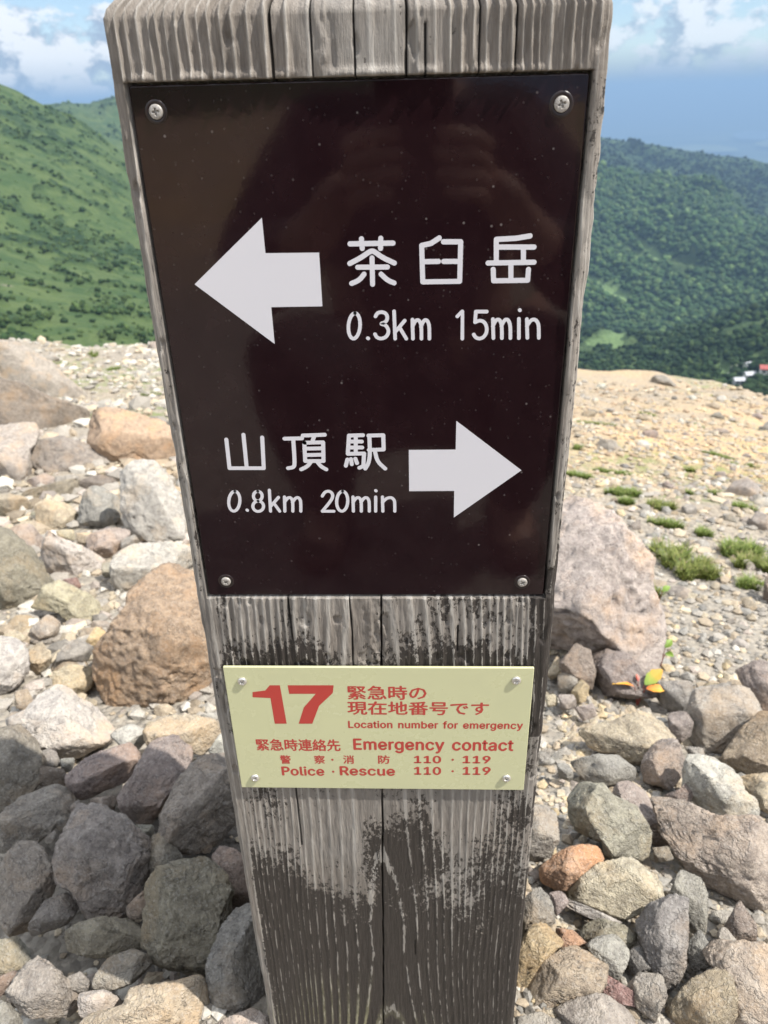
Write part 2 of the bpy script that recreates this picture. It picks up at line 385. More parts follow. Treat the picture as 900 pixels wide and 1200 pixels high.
def plain_patch(name, pts, mat, z):
    V = []
    for x, y in pts:
        d = dir_px(x, y); t = (z - CAM[2]) / d[2]; V.append(CAM + t * d)
    o = obj(name, mesh_np(name, V, np.array([list(range(len(V)))]), False), mat); tag(o, kind='structure'); return o
plain_patch('lake', [(858, 158), (868, 153.5), (884, 152), (912, 154), (930, 158), (912, 162), (886, 163.5), (868, 163)], simple('lake_water', (0.10, 0.16, 0.22), 0.3), PLAIN_Z + 70)
MAT_FIELD = simple('pale_fields', (0.15, 0.18, 0.10), 1.0)
plain_patch('farmland', [(782, 174), (806, 169.5), (838, 169.5), (862, 173), (866, 177), (820, 178)], MAT_FIELD, PLAIN_Z + 70)
plain_patch('farmland', [(884, 168), (900, 163), (940, 162), (940, 171), (892, 171.5)], MAT_FIELD, PLAIN_Z + 70)

# ---------------------------------------------------------------- the air
hm = bpy.data.materials.new('air'); hm.use_nodes = True; ht = hm.node_tree; ht.nodes.clear()
ho = ht.nodes.new('ShaderNodeOutputMaterial'); hv = ht.nodes.new('ShaderNodeVolumePrincipled')
hv.inputs['Color'].default_value = (0.27, 0.42, 0.62, 1); hv.inputs['Density'].default_value = 1.5e-4; hv.inputs['Anisotropy'].default_value = 0.0
ht.links.new(hv.outputs[0], ho.inputs['Volume'])
HB = 100000.0; ZB0, ZB1 = PLAIN_Z - 120, float(max(HZ.max(), 3.0)) + 90.0
V = [(sx * HB, sy * HB, z) for z in (ZB0, ZB1) for sx, sy in ((-1, -1), (1, -1), (1, 1), (-1, 1))]
haze = obj('haze', mesh_np('haze', V, np.array([[3, 2, 1, 0], [4, 5, 6, 7], [0, 1, 5, 4], [1, 2, 6, 5], [2, 3, 7, 6], [3, 0, 4, 7]]), False), hm)
tag(haze, kind='stuff')

# ---------------------------------------------------------------- signpost
def front_xz(x, y, Y=0.0):
    d = dir_px(x, y); t = (Y - CAM[1]) / d[..., 1]; P = CAM + t[..., None] * d; return P[..., [0, 2]]
signpost = empty('signpost', (0, 0.107, -0.90))
tag(signpost, 'square weathered timber post with worn dark paint carrying a brown direction board', 'signpost')
HWD, DEP, CR = 0.1083, 0.215, 0.0052
XB, ZTOP_B, ZBOT_B = 0.1013, 0.0013, -0.2699          # pocket the board sits in
xs = list(np.arange(-(HWD - CR), HWD - CR + 1e-9, 0.00055))
xs = np.array(sorted(set([round(v, 5) for v in xs] + [-XB - 0.0002, -XB + 0.0002, XB - 0.0002, XB + 0.0002])))
prof = [(x, 0.0, 0.0, -1.0) for x in xs]
def arc(cx, cy, a0, a1, n): return [(cx + CR * math.cos(a), cy + CR * math.sin(a), math.cos(a), math.sin(a)) for a in np.linspace(a0, a1, n)]
prof += arc(HWD - CR, CR, -math.pi / 2, 0, 11)[1:]
prof += [(HWD, y, 1.0, 0.0) for y in np.linspace(CR, DEP - CR, 60)[1:-1]]
prof += arc(HWD - CR, DEP - CR, 0, math.pi / 2, 5)
prof += [(x, DEP, 0.0, 1.0) for x in np.linspace(HWD - CR, -(HWD - CR), 24)[1:-1]]
prof += arc(-(HWD - CR), DEP - CR, math.pi / 2, math.pi, 5)
prof += [(-HWD, y, -1.0, 0.0) for y in np.linspace(DEP - CR, CR, 60)[1:-1]]
prof += arc(-(HWD - CR), CR, math.pi, 1.5 * math.pi, 11)[:-1]
prof = np.array(prof)
zs = np.concatenate([np.arange(-0.98, -0.78, 0.006), np.arange(-0.78, 0.0260, 0.0011)])
zs = np.array(sorted(set([round(v, 5) for v in zs] + [ZTOP_B - 0.0002, ZTOP_B + 0.0002, ZBOT_B - 0.0002, ZBOT_B + 0.0002])))
PXs, PYs = prof[:, 0][None], prof[:, 1][None]; Zg = zs[:, None] + 0 * PXs
Xg = PXs + 0 * Zg; Yg = PYs + 0 * Zg
# growth rings: the plank was cut beside the pith, which lies 7 cm behind the face
wob = 0.0045 * n2d(Xg * 12, Zg * 3, 2, 101) + 0.0007 * n2d(Xg * 60, Zg * 14, 2, 102)
Dz = 0.072 + 0.008 * (Zg + 0.45) + 0.004 * n2d(Zg * 4, Zg * 0, 2, 103) + 0.03 * np.minimum(Zg + 0.62, 0)
ph = np.sqrt((Xg + 0.004 + 0.010 * Zg + wob) ** 2 + (Dz + Yg) ** 2 ) / 0.0031
ph = ph + 0.35 * n2d(ph * 0.45, Zg * 1.5, 2, 140)
fr = ph - np.floor(ph)
ridge = np.clip(0.5 + 0.5 * np.cos(2 * math.pi * fr), 0, 1) ** (1.3 + 3.7 * (Zg > -0.05) + 1.0 * (Zg < -0.4))
ringid = _hash(np.floor(ph + 0.5).astype(np.int64), np.zeros(ph.shape, np.int64), np.zeros(ph.shape, np.int64), 9)
zone_amp = np.where(Zg > -0.1, 0.0012, np.where(Zg > -0.38, 0.0008, 0.00035))
zone_amp = np.where(Zg > 0, 0.0017, zone_amp)
fray = n2d(Xg * 260, Zg * 90, 3, 104)
rough = n2d(Xg * 700, Zg * 60, 2, 105)
rag = 0.55 + 0.45 * sstep(-0.4, 0.3, n2d(Xg * 120, Zg * 30, 3, 141))
disp = zone_amp * (ridge * rag * (0.35 + 1.1 * ringid) - 0.5) + 0.00028 * fray * (zone_amp / 0.001) + 0.00020 * rough + 0.10 * zone_amp * np.cos(2 * math.pi * ph * 4 + 3 * fray)
pith = np.exp(-((Xg - (-0.012 + 0.01 * n2d(Zg * 25, Zg * 0, 2, 106))) / 0.004) ** 2) * (Zg > 0)       # lumpy raised seam near the middle of the top
disp += pith * (0.0012 + 0.0014 * n2d(Xg * 300, Zg * 130, 2, 107))
seam = np.exp(-((Xg - (-0.0035 + 0.002 * n2d(Zg * 40, Zg * 0, 2, 108))) / 0.0035) ** 2) * (Zg < -0.27) * (Zg > -0.335)
disp += seam * 0.0012 * n2d(Xg * 300, Zg * 200, 2, 109)
flat = sstep(0.040, 0.028, np.abs(Xg - 0.008)) * (Zg > 0); disp = disp * (1 - 0.75 * flat * (pith < 0.3))
front = prof[:, 3][None] < -0.9
crackm = np.zeros_like(Xg)
def crack(xc, z0, z1, w, dep):
    global disp, crackm
    xc = xc + 0.0003 * n2d(Zg * 30, Zg * 0 + xc_seed[0], 2, 110); xc_seed[0] += 3.7
    k = np.clip(1 - np.abs(Xg - xc) / w, 0, 1) * ((Zg > z0) & (Zg < z1)) * front
    disp = disp - dep * np.clip(k * 2.2, 0, 1); crackm = np.maximum(crackm, np.clip(k * 2.5, 0, 1))
xc_seed = [0.0]
for xk, w in ((-0.0359, 0.00050), (-0.0002, 0.00036), (0.0217, 0.00055), (0.0525, 0.00036), (0.0682, 0.00036), (-0.0185, 0.0003)): crack(xk, 0.0, 0.1, w, 0.005)
for xk, w in ((-0.0150, 0.0004), ): crack(xk, -0.36, -0.268, w, 0.003)
crack(0.0034 - 0.0215 * (-0.296 - Zg), -0.80, -0.268, 0.00055, 0.004)
crack(0.024 + 0.01 * (Zg + 0.5), -0.62, -0.60, 0.0006, 0.001)
for xk, z0, z1 in ((-0.052, -0.30, -0.27), (0.05, -0.31, -0.29), (0.03, 0.0, 0.02), (-0.06, -0.49, -0.43)): crack(xk, z0, z1, 0.0007, 0.001)
# knocks: chips missing along edges
edge = np.exp(-((np.abs(Xg) - HWD) / 0.004) ** 2) * (Yg < 0.03)
disp -= edge * 0.0007 * sstep(0.25, 0.8, n2d(Xg * 20 + np.sign(Xg) * 3, Zg * 22, 3, 111))
disp -= 0.0012 * sstep(0.6, 0.75, n2d(Xg * 160, Zg * 70, 2, 112)) * front * (Zg > -0.42)
disp += front * (Zg > 0) * 0.0016 * np.exp(-((Zg - 0.0026) / 0.0016) ** 2) * np.clip(0.3 + 1.4 * n2d(Xg * 130, Zg * 60, 3, 150), 0, 1.6)
pocket = front & (np.abs(Xg) < XB) & (Zg < ZTOP_B) & (Zg > ZBOT_B)
lipw = 0.0006 * n2d(Xg * 150, Zg * 0, 2, 113)
disp = np.where(pocket, -0.0072, disp + 0.0018 * front * sstep(0, 1, 1))
# big wear pattern of the remaining paint
bl = n2d(Xg * 16, Zg * 12, 3, 121); bl2 = n2d(Xg * 40, Zg * 22, 3, 122)
bias = np.full_like(Xg, -1.0)
ax = np.abs(Xg)
mid = (Zg <= -0.268) & (Zg > -0.38)
b_mid = -0.30 + 1.75 * sstep(-0.290, -0.332, Zg) - 1.0 * sstep(0.036, 0.010, np.abs(Xg + 0.002)) + 0.9 * bl + 0.55 * bl2
b_mid += 2.2 * sstep(0.090, 0.099, Xg) - 1.6 * sstep(-0.094, -0.102, Xg)
b_mid += 0.7 * np.exp(-((Xg + 0.068) / 0.022) ** 2) * sstep(-0.28, -0.31, Zg) + 0.8 * np.exp(-((Xg - 0.055) / 0.02) ** 2 - ((Zg + 0.317) / 0.015) ** 2)
bias = np.where(mid, b_mid, bias)
low = Zg <= -0.38
zl = -Zg
b_low = 0.85 + 0.95 * sstep(0.47, 0.66, zl) - 0.35 * sstep(0.53, 0.44, zl) + 0.85 * bl + 0.6 * bl2 + 0.4 * sstep(0.56, 0.68, zl)
b_low -= 1.55 * np.exp(-((Xg + 0.045 - 0.3 * (zl - 0.5)) / 0.026) ** 2) * sstep(0.62, 0.47, zl)
b_low -= 1.5 * np.exp(-((Xg - 0.062) / 0.024) ** 2) * sstep(0.64, 0.50, zl)
b_low -= 1.1 * np.exp(-((Xg + 0.095) / 0.025) ** 2) * np.exp(-((zl - 0.49) / 0.035) ** 2)
b_low -= 0.9 * np.exp(-((Xg + 0.02) / 0.012) ** 2) * sstep(0.6, 0.5, zl)
b_low += 0.9 * np.exp(-((Xg + 0.075) / 0.018) ** 2) * np.exp(-((zl - 0.44) / 0.02) ** 2)
b_low -= 2.6 * sstep(-0.098, -0.104, Xg) + 0.9 * sstep(0.1005, 0.1060, ax)
bias = np.where(low, b_low, bias)
bias = np.where((Zg > -0.268) & (Zg < 0.0), -0.55 + 0.7 * bl + 1.5 * sstep(-0.235, -0.262, Zg) * (Xg > 0), bias)
bias = np.where(Zg > 0, -1.05 + 0.25 * bl2, bias)
bias = np.where((~front) & (Xg > 0), bias + 1.0 * sstep(-0.1, -0.3, Zg), bias)
bias = np.where((~front) & (Xg < 0) & (Zg < -0.2), -0.8, bias)
lich = sstep(0.63, 0.72, zl) * sstep(-0.25, 0.4, n2d(Xg * 14, Zg * 8, 3, 131))
NX = prof[:, 2][None]; NY = prof[:, 3][None]
Xv = Xg + NX * disp; Yv = Yg + NY * disp
nz, npf = Xg.shape
rows = [np.stack([Xv, Yv, Zg], -1)]
# chamfered, weathered top
ctr = np.array([0.0, DEP / 2]); top_r = []
att = {k: [v] for k, v in (('ridge', ridge), ('paint', bias), ('crack', crackm), ('lichen', lich))}
for q, (ins, up) in enumerate([(0.0012, 0.0022), (0.004, 0.0052), (0.008, 0.0088), (0.013, 0.0125), (0.02, 0.0165), (0.05, 0.026), (0.09, 0.036), (0.107, 0.038)]):
    fx = 1 - ins / HWD; fy = 1 - ins / (DEP / 2)
    X2 = Xv[-1] * fx; Y2 = ctr[1] + (Yv[-1] - ctr[1]) * fy
    top_r.append(np.stack([X2, Y2, np.full_like(X2, zs[-1] + up) + (0.0016 * ridge[-1] + 0.001 * fray[-1]) * (1 if q < 6 else 0)], -1)[None])
    for k, v in (('ridge', ridge[-1]), ('paint', bias[-1]), ('crack', crackm[-1]), ('lichen', lich[-1])): att[k].append(v[None])
Vp = np.concatenate([rows[0]] + top_r, 0)
Vp[..., 1] -= 0.107; Vp[..., 2] += 0.90
at = {k: np.concatenate(v, 0).ravel() for k, v in att.items()}
nr = Vp.shape[0]
Fq = grid_faces(nr, npf, True)
capt = np.arange(npf)[None] + (nr - 1) * npf

m = NT('weathered_painted_wood'); oc = m.obj
stretch = m.mapping(oc, (1.0, 1.0, 0.12)); fine = m.noise(stretch, 420, 5, 0.7); fleck = m.noise(m.mapping(oc, (1, 1, 0.6)), 330, 4, 0.75); med = m.noise(m.mapping(oc, (1, 1, 0.55)), 85, 4, 0.65)
rd = m.attr('ridge')
wood = m.mix(m.ramp(fine, [(0.3, 0.0), (0.7, 1.0)]), (0.175, 0.150, 0.127), (0.315, 0.28, 0.243))
wood = m.mix(m.math('MULTIPLY', m.ramp(rd, [(0.0, 1.0), (0.5, 0.0)]), 0.30), wood, (0.14, 0.12, 0.105))
wood = m.mix(m.math('MULTIPLY', m.ramp(rd, [(0.55, 0.0), (0.98, 1.0)]), 0.72), wood, (0.46, 0.43, 0.39))  # ridge crests paler: grazing sun highlights put into the wood colour
fib = m.noise(m.mapping(oc, (1, 1, 0.05)), 1100, 3, 0.7); wood = m.mix(m.ramp(fib, [(0.35, 0.4), (0.62, 0.0)]), wood, (0.10, 0.085, 0.072))
wood = m.mix(m.ramp(m.noise(oc, 14, 3), [(0.4, 0.0), (0.7, 0.35)]), wood, (0.34, 0.33, 0.31))
pm = m.math('ADD', m.attr('paint'), m.math('MULTIPLY', m.math('SUBTRACT', fleck, 0.5), 5.6))
pm = m.math('ADD', pm, m.math('MULTIPLY', m.math('SUBTRACT', med, 0.5), 3.0))
pm = m.math('SUBTRACT', pm, m.math('MULTIPLY', m.ramp(rd, [(0.55, 0.0), (0.97, 1.0)]), 0.45))
pmask = m.ramp(pm, [(-0.0, 0.0), (0.45, 1.0)])
crest = m.ramp(m.math('ADD', rd, m.math('MULTIPLY', m.math('SUBTRACT', m.noise(m.mapping(oc, (1, 1, 0.22)), 300, 4, 0.7), 0.5), 1.3)), [(0.95, 0.0), (1.06, 0.75)])
pmask = m.math('MULTIPLY', pmask, m.math('SUBTRACT', 1.0, crest))
paint = m.mix(fine, (0.029, 0.024, 0.021), (0.050, 0.042, 0.037))
stain = m.ramp(m.noise(m.mapping(oc, (1, 1, 0.16)), 45, 5, 0.7), [(0.48, 0.0), (0.68, 0.5)]); wood = m.mix(stain, wood, (0.10, 0.088, 0.078))
c = m.mix(pmask, wood, paint)
lm = m.math('MULTIPLY', m.attr('lichen'), m.ramp(m.math('ADD', m.math('MULTIPLY', rd, 0.5), m.math('MULTIPLY', fleck, 0.8)), [(0.62, 0.0), (0.82, 0.8)]))
c = m.mix(lm, c, (0.30, 0.28, 0.17))
c = m.mix(m.attr('crack'), c, (0.012, 0.010, 0.009))
hh = m.math('ADD', m.math('MULTIPLY', fine, 0.6), m.math('MULTIPLY', m.math('SUBTRACT', 1.0, pmask), 0.35)); hh = m.math('ADD', hh, m.math('MULTIPLY', fleck, 0.3)); hh = m.math('ADD', hh, m.math('MULTIPLY', fib, 0.5))
MAT_WOOD = m.done(c, m.ramp(pmask, [(0, 0.9), (1, 0.6)]), m.bump(hh, 0.8, 0.0015), Specular_IOR_Level=0.3)
post = obj('post', mesh_np('post', Vp.reshape(-1, 3), [Fq, capt], True, at), MAT_WOOD, signpost)

# ---- boards
def bevel_board(name, x0, x1, z0, z1, yf, th, mat, bev, cr=0.002, parent=None, nx=1):
    """board with rounded corners and edges; front towards -Y at yf"""
    pts = []
    for cx, cz, a0 in ((x1 - cr, z1 - cr, 0), (x0 + cr, z1 - cr, 90), (x0 + cr, z0 + cr, 180), (x1 - cr, z0 + cr, 270)):
        for k in range(6):
            a = math.radians(a0 + k * 18); pts.append((cx + cr * math.cos(a), cz + cr * math.sin(a), math.cos(a), math.sin(a)))
    pts = np.array(pts); n = len(pts); L = []
    for k in range(5):
        a = k / 4 * math.pi / 2; ins = bev * (1 - math.sin(a)); y = yf + bev * (1 - math.cos(a))
        L.append(np.stack([pts[:, 0] - pts[:, 2] * ins, np.full(n, y), pts[:, 1] - pts[:, 3] * ins], -1))
    L.append(np.stack([pts[:, 0], np.full(n, yf + th), pts[:, 1]], -1))
    V = np.concatenate(L); Fq = grid_faces(len(L), n, True)
    loc = Vector((0, 0, 0)) if parent is None else parent.location
    V = V - np.array(loc)
    me = mesh_np(name, V, [Fq[:, ::-1], np.arange(n)[None], (np.arange(n)[None] + (len(L) - 1) * n)[:, ::-1]], True)
    # flat shading on the big face keeps the sheet truly planar
    pl = me.polygons; pl[len(Fq)].use_smooth = False; pl[len(Fq) + 1].use_smooth = False
    return obj(name, me, mat, parent)

m = NT('brown_enamel'); oc = m.obj
dust = m.voro(oc, 230, 'F1'); dn = m.noise(oc, 60, 3, 0.6)
dc = m.n('ShaderNodeTexVoronoi', {'Vector': oc, 'Scale': 230.0}).outputs['Color']; ds = m.n('ShaderNodeSeparateColor', {0: dc})
spk = m.math('MULTIPLY', m.ramp(dust, [(0.09, 1.0), (0.17, 0.0)]), m.ramp(ds.outputs[0], [(0.94, 0.0), (0.97, 1.0)]))
d2 = m.n('ShaderNodeTexVoronoi', {'Vector': oc, 'Scale': 620.0}); ds2 = m.n('ShaderNodeSeparateColor', {0: d2.outputs['Color']})
spk2 = m.math('MULTIPLY', m.ramp(d2.outputs['Distance'], [(0.2, 1.0), (0.34, 0.0)]), m.ramp(ds2.outputs[0], [(0.93, 0.0), (0.99, 0.16)]))
cc = m.mix(m.ramp(dn, [(0.35, 0.0), (0.7, 1.0)]), (0.0115, 0.0045, 0.0058), (0.0155, 0.0068, 0.0080))
cc = m.mix(m.math('ADD', m.math('MULTIPLY', spk, 0.5), spk2, True), cc, (0.20, 0.18, 0.17))
scr = m.noise(m.mapping(oc, (3, 3, 0.5)), 40, 3, 0.5)
MAT_BROWN = m.done(cc, m.math('ADD', 0.03, m.math('MULTIPLY', m.noise(oc, 25, 4, 0.65), 0.06)), m.bump(m.math('ADD', m.noise(oc, 16, 2, 0.4), m.math('MULTIPLY', m.noise(oc, 300, 2, 0.5), 0.04)), 0.20, 0.0012), IOR=1.5, Specular_IOR_Level=0.34)
board = bevel_board('sign_board', -0.1, 0.1, -0.2688, 0.0002, 0.0, 0.0035, MAT_BROWN, 0.0007, 0.0014, signpost)

YP = -0.0044
TLp, TRp, BLp, BRp = [front_xz(np.array(float(a)), np.array(float(b)), YP) for a, b in ((260.5, 781.5), (627, 783), (283.5, 923), (613, 926))]
px0, px1 = (TLp[0] + BLp[0]) / 2, (TRp[0] + BRp[0]) / 2; pz1, pz0 = (TLp[1] + TRp[1]) / 2, (BLp[1] + BRp[1]) / 2
m = NT('pale_yellow_plate'); oc = m.obj
nn = m.noise(oc, 30, 5, 0.7)
d2 = m.n('ShaderNodeTexVoronoi', {'Vector': oc, 'Scale': 260.0}); ds2 = m.n('ShaderNodeSeparateColor', {0: d2.outputs['Color']})
sp = m.math('MULTIPLY', m.ramp(d2.outputs['Distance'], [(0.05, 1.0), (0.12, 0.0)]), m.ramp(ds2.outputs[0], [(0.9, 0.0), (0.96, 0.6)]))
c = m.mix(m.ramp(nn, [(0.35, 0.0), (0.75, 0.5)]), (0.53, 0.525, 0.315), (0.48, 0.475, 0.30)); c = m.mix(sp, c, (0.3, 0.28, 0.2))
MAT_PLATE = m.done(c, m.math('ADD', 0.20, m.math('MULTIPLY', nn, 0.15)), m.bump(m.noise(oc, 22, 3, 0.5), 0.25, 0.0006), IOR=1.45)
plate = bevel_board('number_plate', px0, px1, pz0, pz1, YP, 0.0016, MAT_PLATE, 0.0005, 0.0008, signpost)

# ---- arrows and hand-lettered strokes, laid as thin film on the board
MAT_WHITE = simple('white_film', (0.58, 0.565, 0.595), 0.28)
def film(name, polys, yf, mat, parent, step=0.000004, th=0.00006):
    """thin printed sheets: each item an outline polygon or a (left, right) strip"""
    V, Fl = [], []; g = np.array(signpost.location)
    for q, poly in enumerate(polys):
        y = yf - th - q * step; o = len(V)
        if isinstance(poly, tuple):
            L, Rr = poly; n = len(L)
            for a_, b_ in zip(L, Rr): V += [(a_[0], y, a_[1]), (b_[0], y, b_[1])]
            Fl += [[o + 2 * k, o + 2 * k + 1, o + 2 * k + 3, o + 2 * k + 2] for k in range(n - 1)]
        else:
            p = np.asarray(poly, float); n = len(p)
            if np.sum(p[:, 0] * np.roll(p[:, 1], -1) - np.roll(p[:, 0], -1) * p[:, 1]) < 0: p = p[::-1]
            V += [(a_[0], y, a_[1]) for a_ in p]; Fl.append(list(range(o, o + n)))
    me = bpy.data.meshes.new(name); me.from_pydata([tuple(np.array(v) - g) for v in V], [], Fl); me.update()
    return obj(name, me, mat, parent)
def poly_px(pts, Y=0.0): a = np.array(pts, float); return front_xz(a[:, 0], a[:, 1], Y)
film('arrow', [np.array([(-0.0828, -0.0852), (-0.0466, -0.0552), (-0.0465, -0.0712), (-0.0207, -0.0714), (-0.0207, -0.0969), (-0.0461, -0.0969), (-0.0461, -0.1154)])], 0, MAT_WHITE, board)['label'] = 'large white arrow pointing left'
film('arrow', [np.array([(0.0823, -0.1870), (0.0464, -0.1579), (0.0464, -0.1744), (0.0212, -0.1744), (0.0212, -0.1993), (0.0461, -0.1993), (0.0462, -0.2161)])], 0, MAT_WHITE, board)['label'] = 'large white arrow pointing right'

def ribbon(pts, w, closed=False, smooth=False):
    """one outline polygon for a round-ended stroke"""
    p = np.asarray(pts, float)
    if smooth:
        for _ in range(2):
            q = [p[0]]
            for a, b in zip(p[:-1], p[1:]): q += [a * 0.75 + b * 0.25, a * 0.25 + b * 0.75]
            q.append(p[-1]); p = np.array(q)
    d = np.diff(p, axis=0); keep = np.concatenate([[True], np.hypot(d[:, 0], d[:, 1]) > 1e-7]); p = p[keep]
    d = np.diff(p, axis=0); d /= np.hypot(d[:, 0], d[:, 1])[:, None]; nrm = np.stack([-d[:, 1], d[:, 0]], -1); h = w / 2
    L, Rr = [], []
    for t in np.linspace(math.pi / 2, 0.06, 7):           # round start
        c_ = p[0] - d[0] * h * math.sin(t); L.append(c_ + nrm[0] * h * math.cos(t)); Rr.append(c_ - nrm[0] * h * math.cos(t))
    for i in range(len(p)):
        if i == 0 or i == len(p) - 1:
            n_ = nrm[0] if i == 0 else nrm[-1]; L.append(p[i] + n_ * h); Rr.append(p[i] - n_ * h); continue
        a, b = nrm[i - 1], nrm[i]; s = a + b; s /= max(np.hypot(*s), 1e-6); k = h / max(0.45, s @ a); cr_ = a[0] * b[1] - a[1] * b[0]
        for f in np.linspace(0, 1, 5):
            v = a * (1 - f) + b * f; v /= max(np.hypot(*v), 1e-6)
            if cr_ > 0: L.append(p[i] + s * k); Rr.append(p[i] - v * h)
            else: L.append(p[i] + v * h); Rr.append(p[i] - s * k)
    for t in np.linspace(0.06, math.pi / 2, 7):
        c_ = p[-1] + d[-1] * h * math.sin(t); L.append(c_ + nrm[-1] * h * math.cos(t)); Rr.append(c_ - nrm[-1] * h * math.cos(t))
    return (np.array(L), np.array(Rr))
def to_plane(crop, pts):
    (ox, oy, s) = crop; a = np.array(pts, float); return front_xz(ox + a[:, 0] / s, oy + a[:, 1] / s)
C2, C3 = (380, 250, 900 / 280), (220, 480, 900 / 420)
def strokes(name, crop, w, lst, label):
    polys = []
    for s in lst:
        sm = False
        if s[0] == 's': sm = True; s = s[1]
        polys.append(ribbon(to_plane(crop, s), w, smooth=sm))
    o = film(name, polys, 0, MAT_WHITE, board); o['label'] = label
def ell(cx, cy, rx, ry, sk=0.0, a0=-90, a1=268, n=22):
    return [(cx + rx * math.cos(math.radians(a)) + sk * math.sin(math.radians(a)), cy + ry * math.sin(math.radians(a))) for a in np.linspace(a0, a1, n)]
def em(x0, x1, x2, yt, yb, lean=0):
    m1 = (x0 + x1) / 2; h = (yb - yt)
    return [[(x0, yt), (x0 + lean, yb)], ('s', [(x0, yt + h * .38), (x0 + (x1 - x0) * .35, yt + 3), (x0 + (x1 - x0) * .75, yt + 1), (x1, yt + h * .22), (x1 + lean, yt + h * .5), (x1 + lean, yb)]),
            ('s', [(x1, yt + h * .38), (x1 + (x2 - x1) * .35, yt + 3), (x1 + (x2 - x1) * .75, yt + 1), (x2, yt + h * .22), (x2 + lean, yt + h * .5), (x2 + lean, yb)])]
def en(x0, x1, yt, yb, lean=0):
    h = yb - yt; return [[(x0, yt), (x0 + lean, yb)], ('s', [(x0, yt + h * .38), (x0 + (x1 - x0) * .35, yt + 3), (x0 + (x1 - x0) * .75, yt + 1), (x1, yt + h * .22), (x1 + lean, yt + h * .5), (x1 + lean, yb)])]
KW = 0.0024
strokes('lettering', C2, KW, [[(97, 115), (259, 112)], [(140, 96), (143, 132)], [(213, 94), (212, 132)], ('s', [(96, 189), (140, 166), (168, 146), (180, 141), (192, 146), (218, 166), (264, 187)]),
    [(126, 203), (238, 202)], [(180, 168), (182, 267)], ('s', [(150, 229), (132, 252), (103, 264)]), ('s', [(214, 229), (238, 252), (263, 262)]),
    [(433, 93), (402, 113), (367, 121), (371, 258), (510, 256), (514, 107), (449, 107)], [(370, 182), (430, 181)], [(450, 181), (512, 181)],
    [(775, 85), (722, 94), (648, 98), (648, 187)], [(650, 127), (790, 127)], [(750, 129), (750, 185)], [(617, 187), (790, 184)], [(703, 190), (703, 252)], [(636, 211), (638, 254), (766, 252), (769, 211)]],
    'rounded white lettering reading 茶臼岳')
strokes('lettering', C2, 0.0018, [ell(113, 424, 22, 48, -3), [(164, 470), (166, 471)], ('s', [(193, 388), (200, 375), (216, 371), (232, 376), (239, 392), (232, 410), (210, 416), (232, 420), (244, 442), (236, 464), (216, 473), (198, 468), (191, 455)]),
    [(263, 369), (267, 472)], [(303, 404), (268, 446)], [(284, 430), (309, 472)]] + em(332, 364, 394, 400, 472, 2) +
    [[(501, 388), (520, 369), (520, 472)], [(612, 370), (571, 370), (568, 410)], ('s', [(568, 410), (588, 402), (607, 412), (614, 440), (604, 464), (586, 473), (570, 468), (563, 456)])] + em(635, 667, 699, 398, 470, 2)
    + [[(733, 397), (733, 470)], [(736, 364), (737, 365)]] + en(763, 806, 398, 469, 2), 'white lettering reading 0.3km 15min')
strokes('lettering', C3, 0.0022, [[(97, 75), (105, 147), (191, 147), (187, 70)], [(140, 63), (148, 145)],
    [(243, 73), (287, 72)], ('s', [(265, 75), (269, 135), (266, 145), (252, 147)]), [(289, 65), (344, 63)], [(318, 66), (313, 80)], [(293, 83), (340, 82), (341, 129), (295, 129), (293, 83)], [(293, 98), (340, 97)], [(295, 114), (340, 113)], ('s', [(308, 133), (300, 143), (285, 150)]), ('s', [(326, 132), (335, 143), (348, 150)]),
    [(405, 65), (402, 111), (443, 110), (441, 142), (431, 146)], [(406, 65), (440, 64)], [(405, 80), (437, 80)], [(404, 95), (438, 95)], [(422, 66), (422, 108)], [(401, 125), (397, 141)], [(410, 124), (412, 137)], [(421, 123), (425, 134)],
    [(455, 101), (492, 100), (491, 64), (454, 65)], ('s', [(456, 66), (458, 112), (454, 135), (446, 148)]), ('s', [(470, 103), (476, 130), (496, 148)])], 'rounded white lettering reading 山頂駅')
strokes('lettering', C3, 0.0018, [ell(117, 230, 14, 25, -1.5), [(149, 252), (150, 253)], ell(176, 217, 11, 12), ell(177, 242.5, 13.5, 13), [(205, 202), (208, 255)], [(228, 220), (209, 242)], [(216, 234), (231, 255)]] + em(243, 263, 283, 219, 255, 1)
    + [('s', [(338, 217), (344, 207), (353, 204), (362, 208), (365, 218), (358, 231), (338, 255)]), [(338, 255), (367, 255)], ell(388, 230, 14, 25, -1)] + em(415, 435, 455, 219, 255, 1) + [[(472, 219), (472, 255)], [(472, 203), (473, 204)]] + en(489, 519, 219, 255, 1), 'white lettering reading 0.8km 20min')

# ---- printed red text on the plate
MAT_RED = simple('red_print', (0.43, 0.045, 0.035), 0.35)
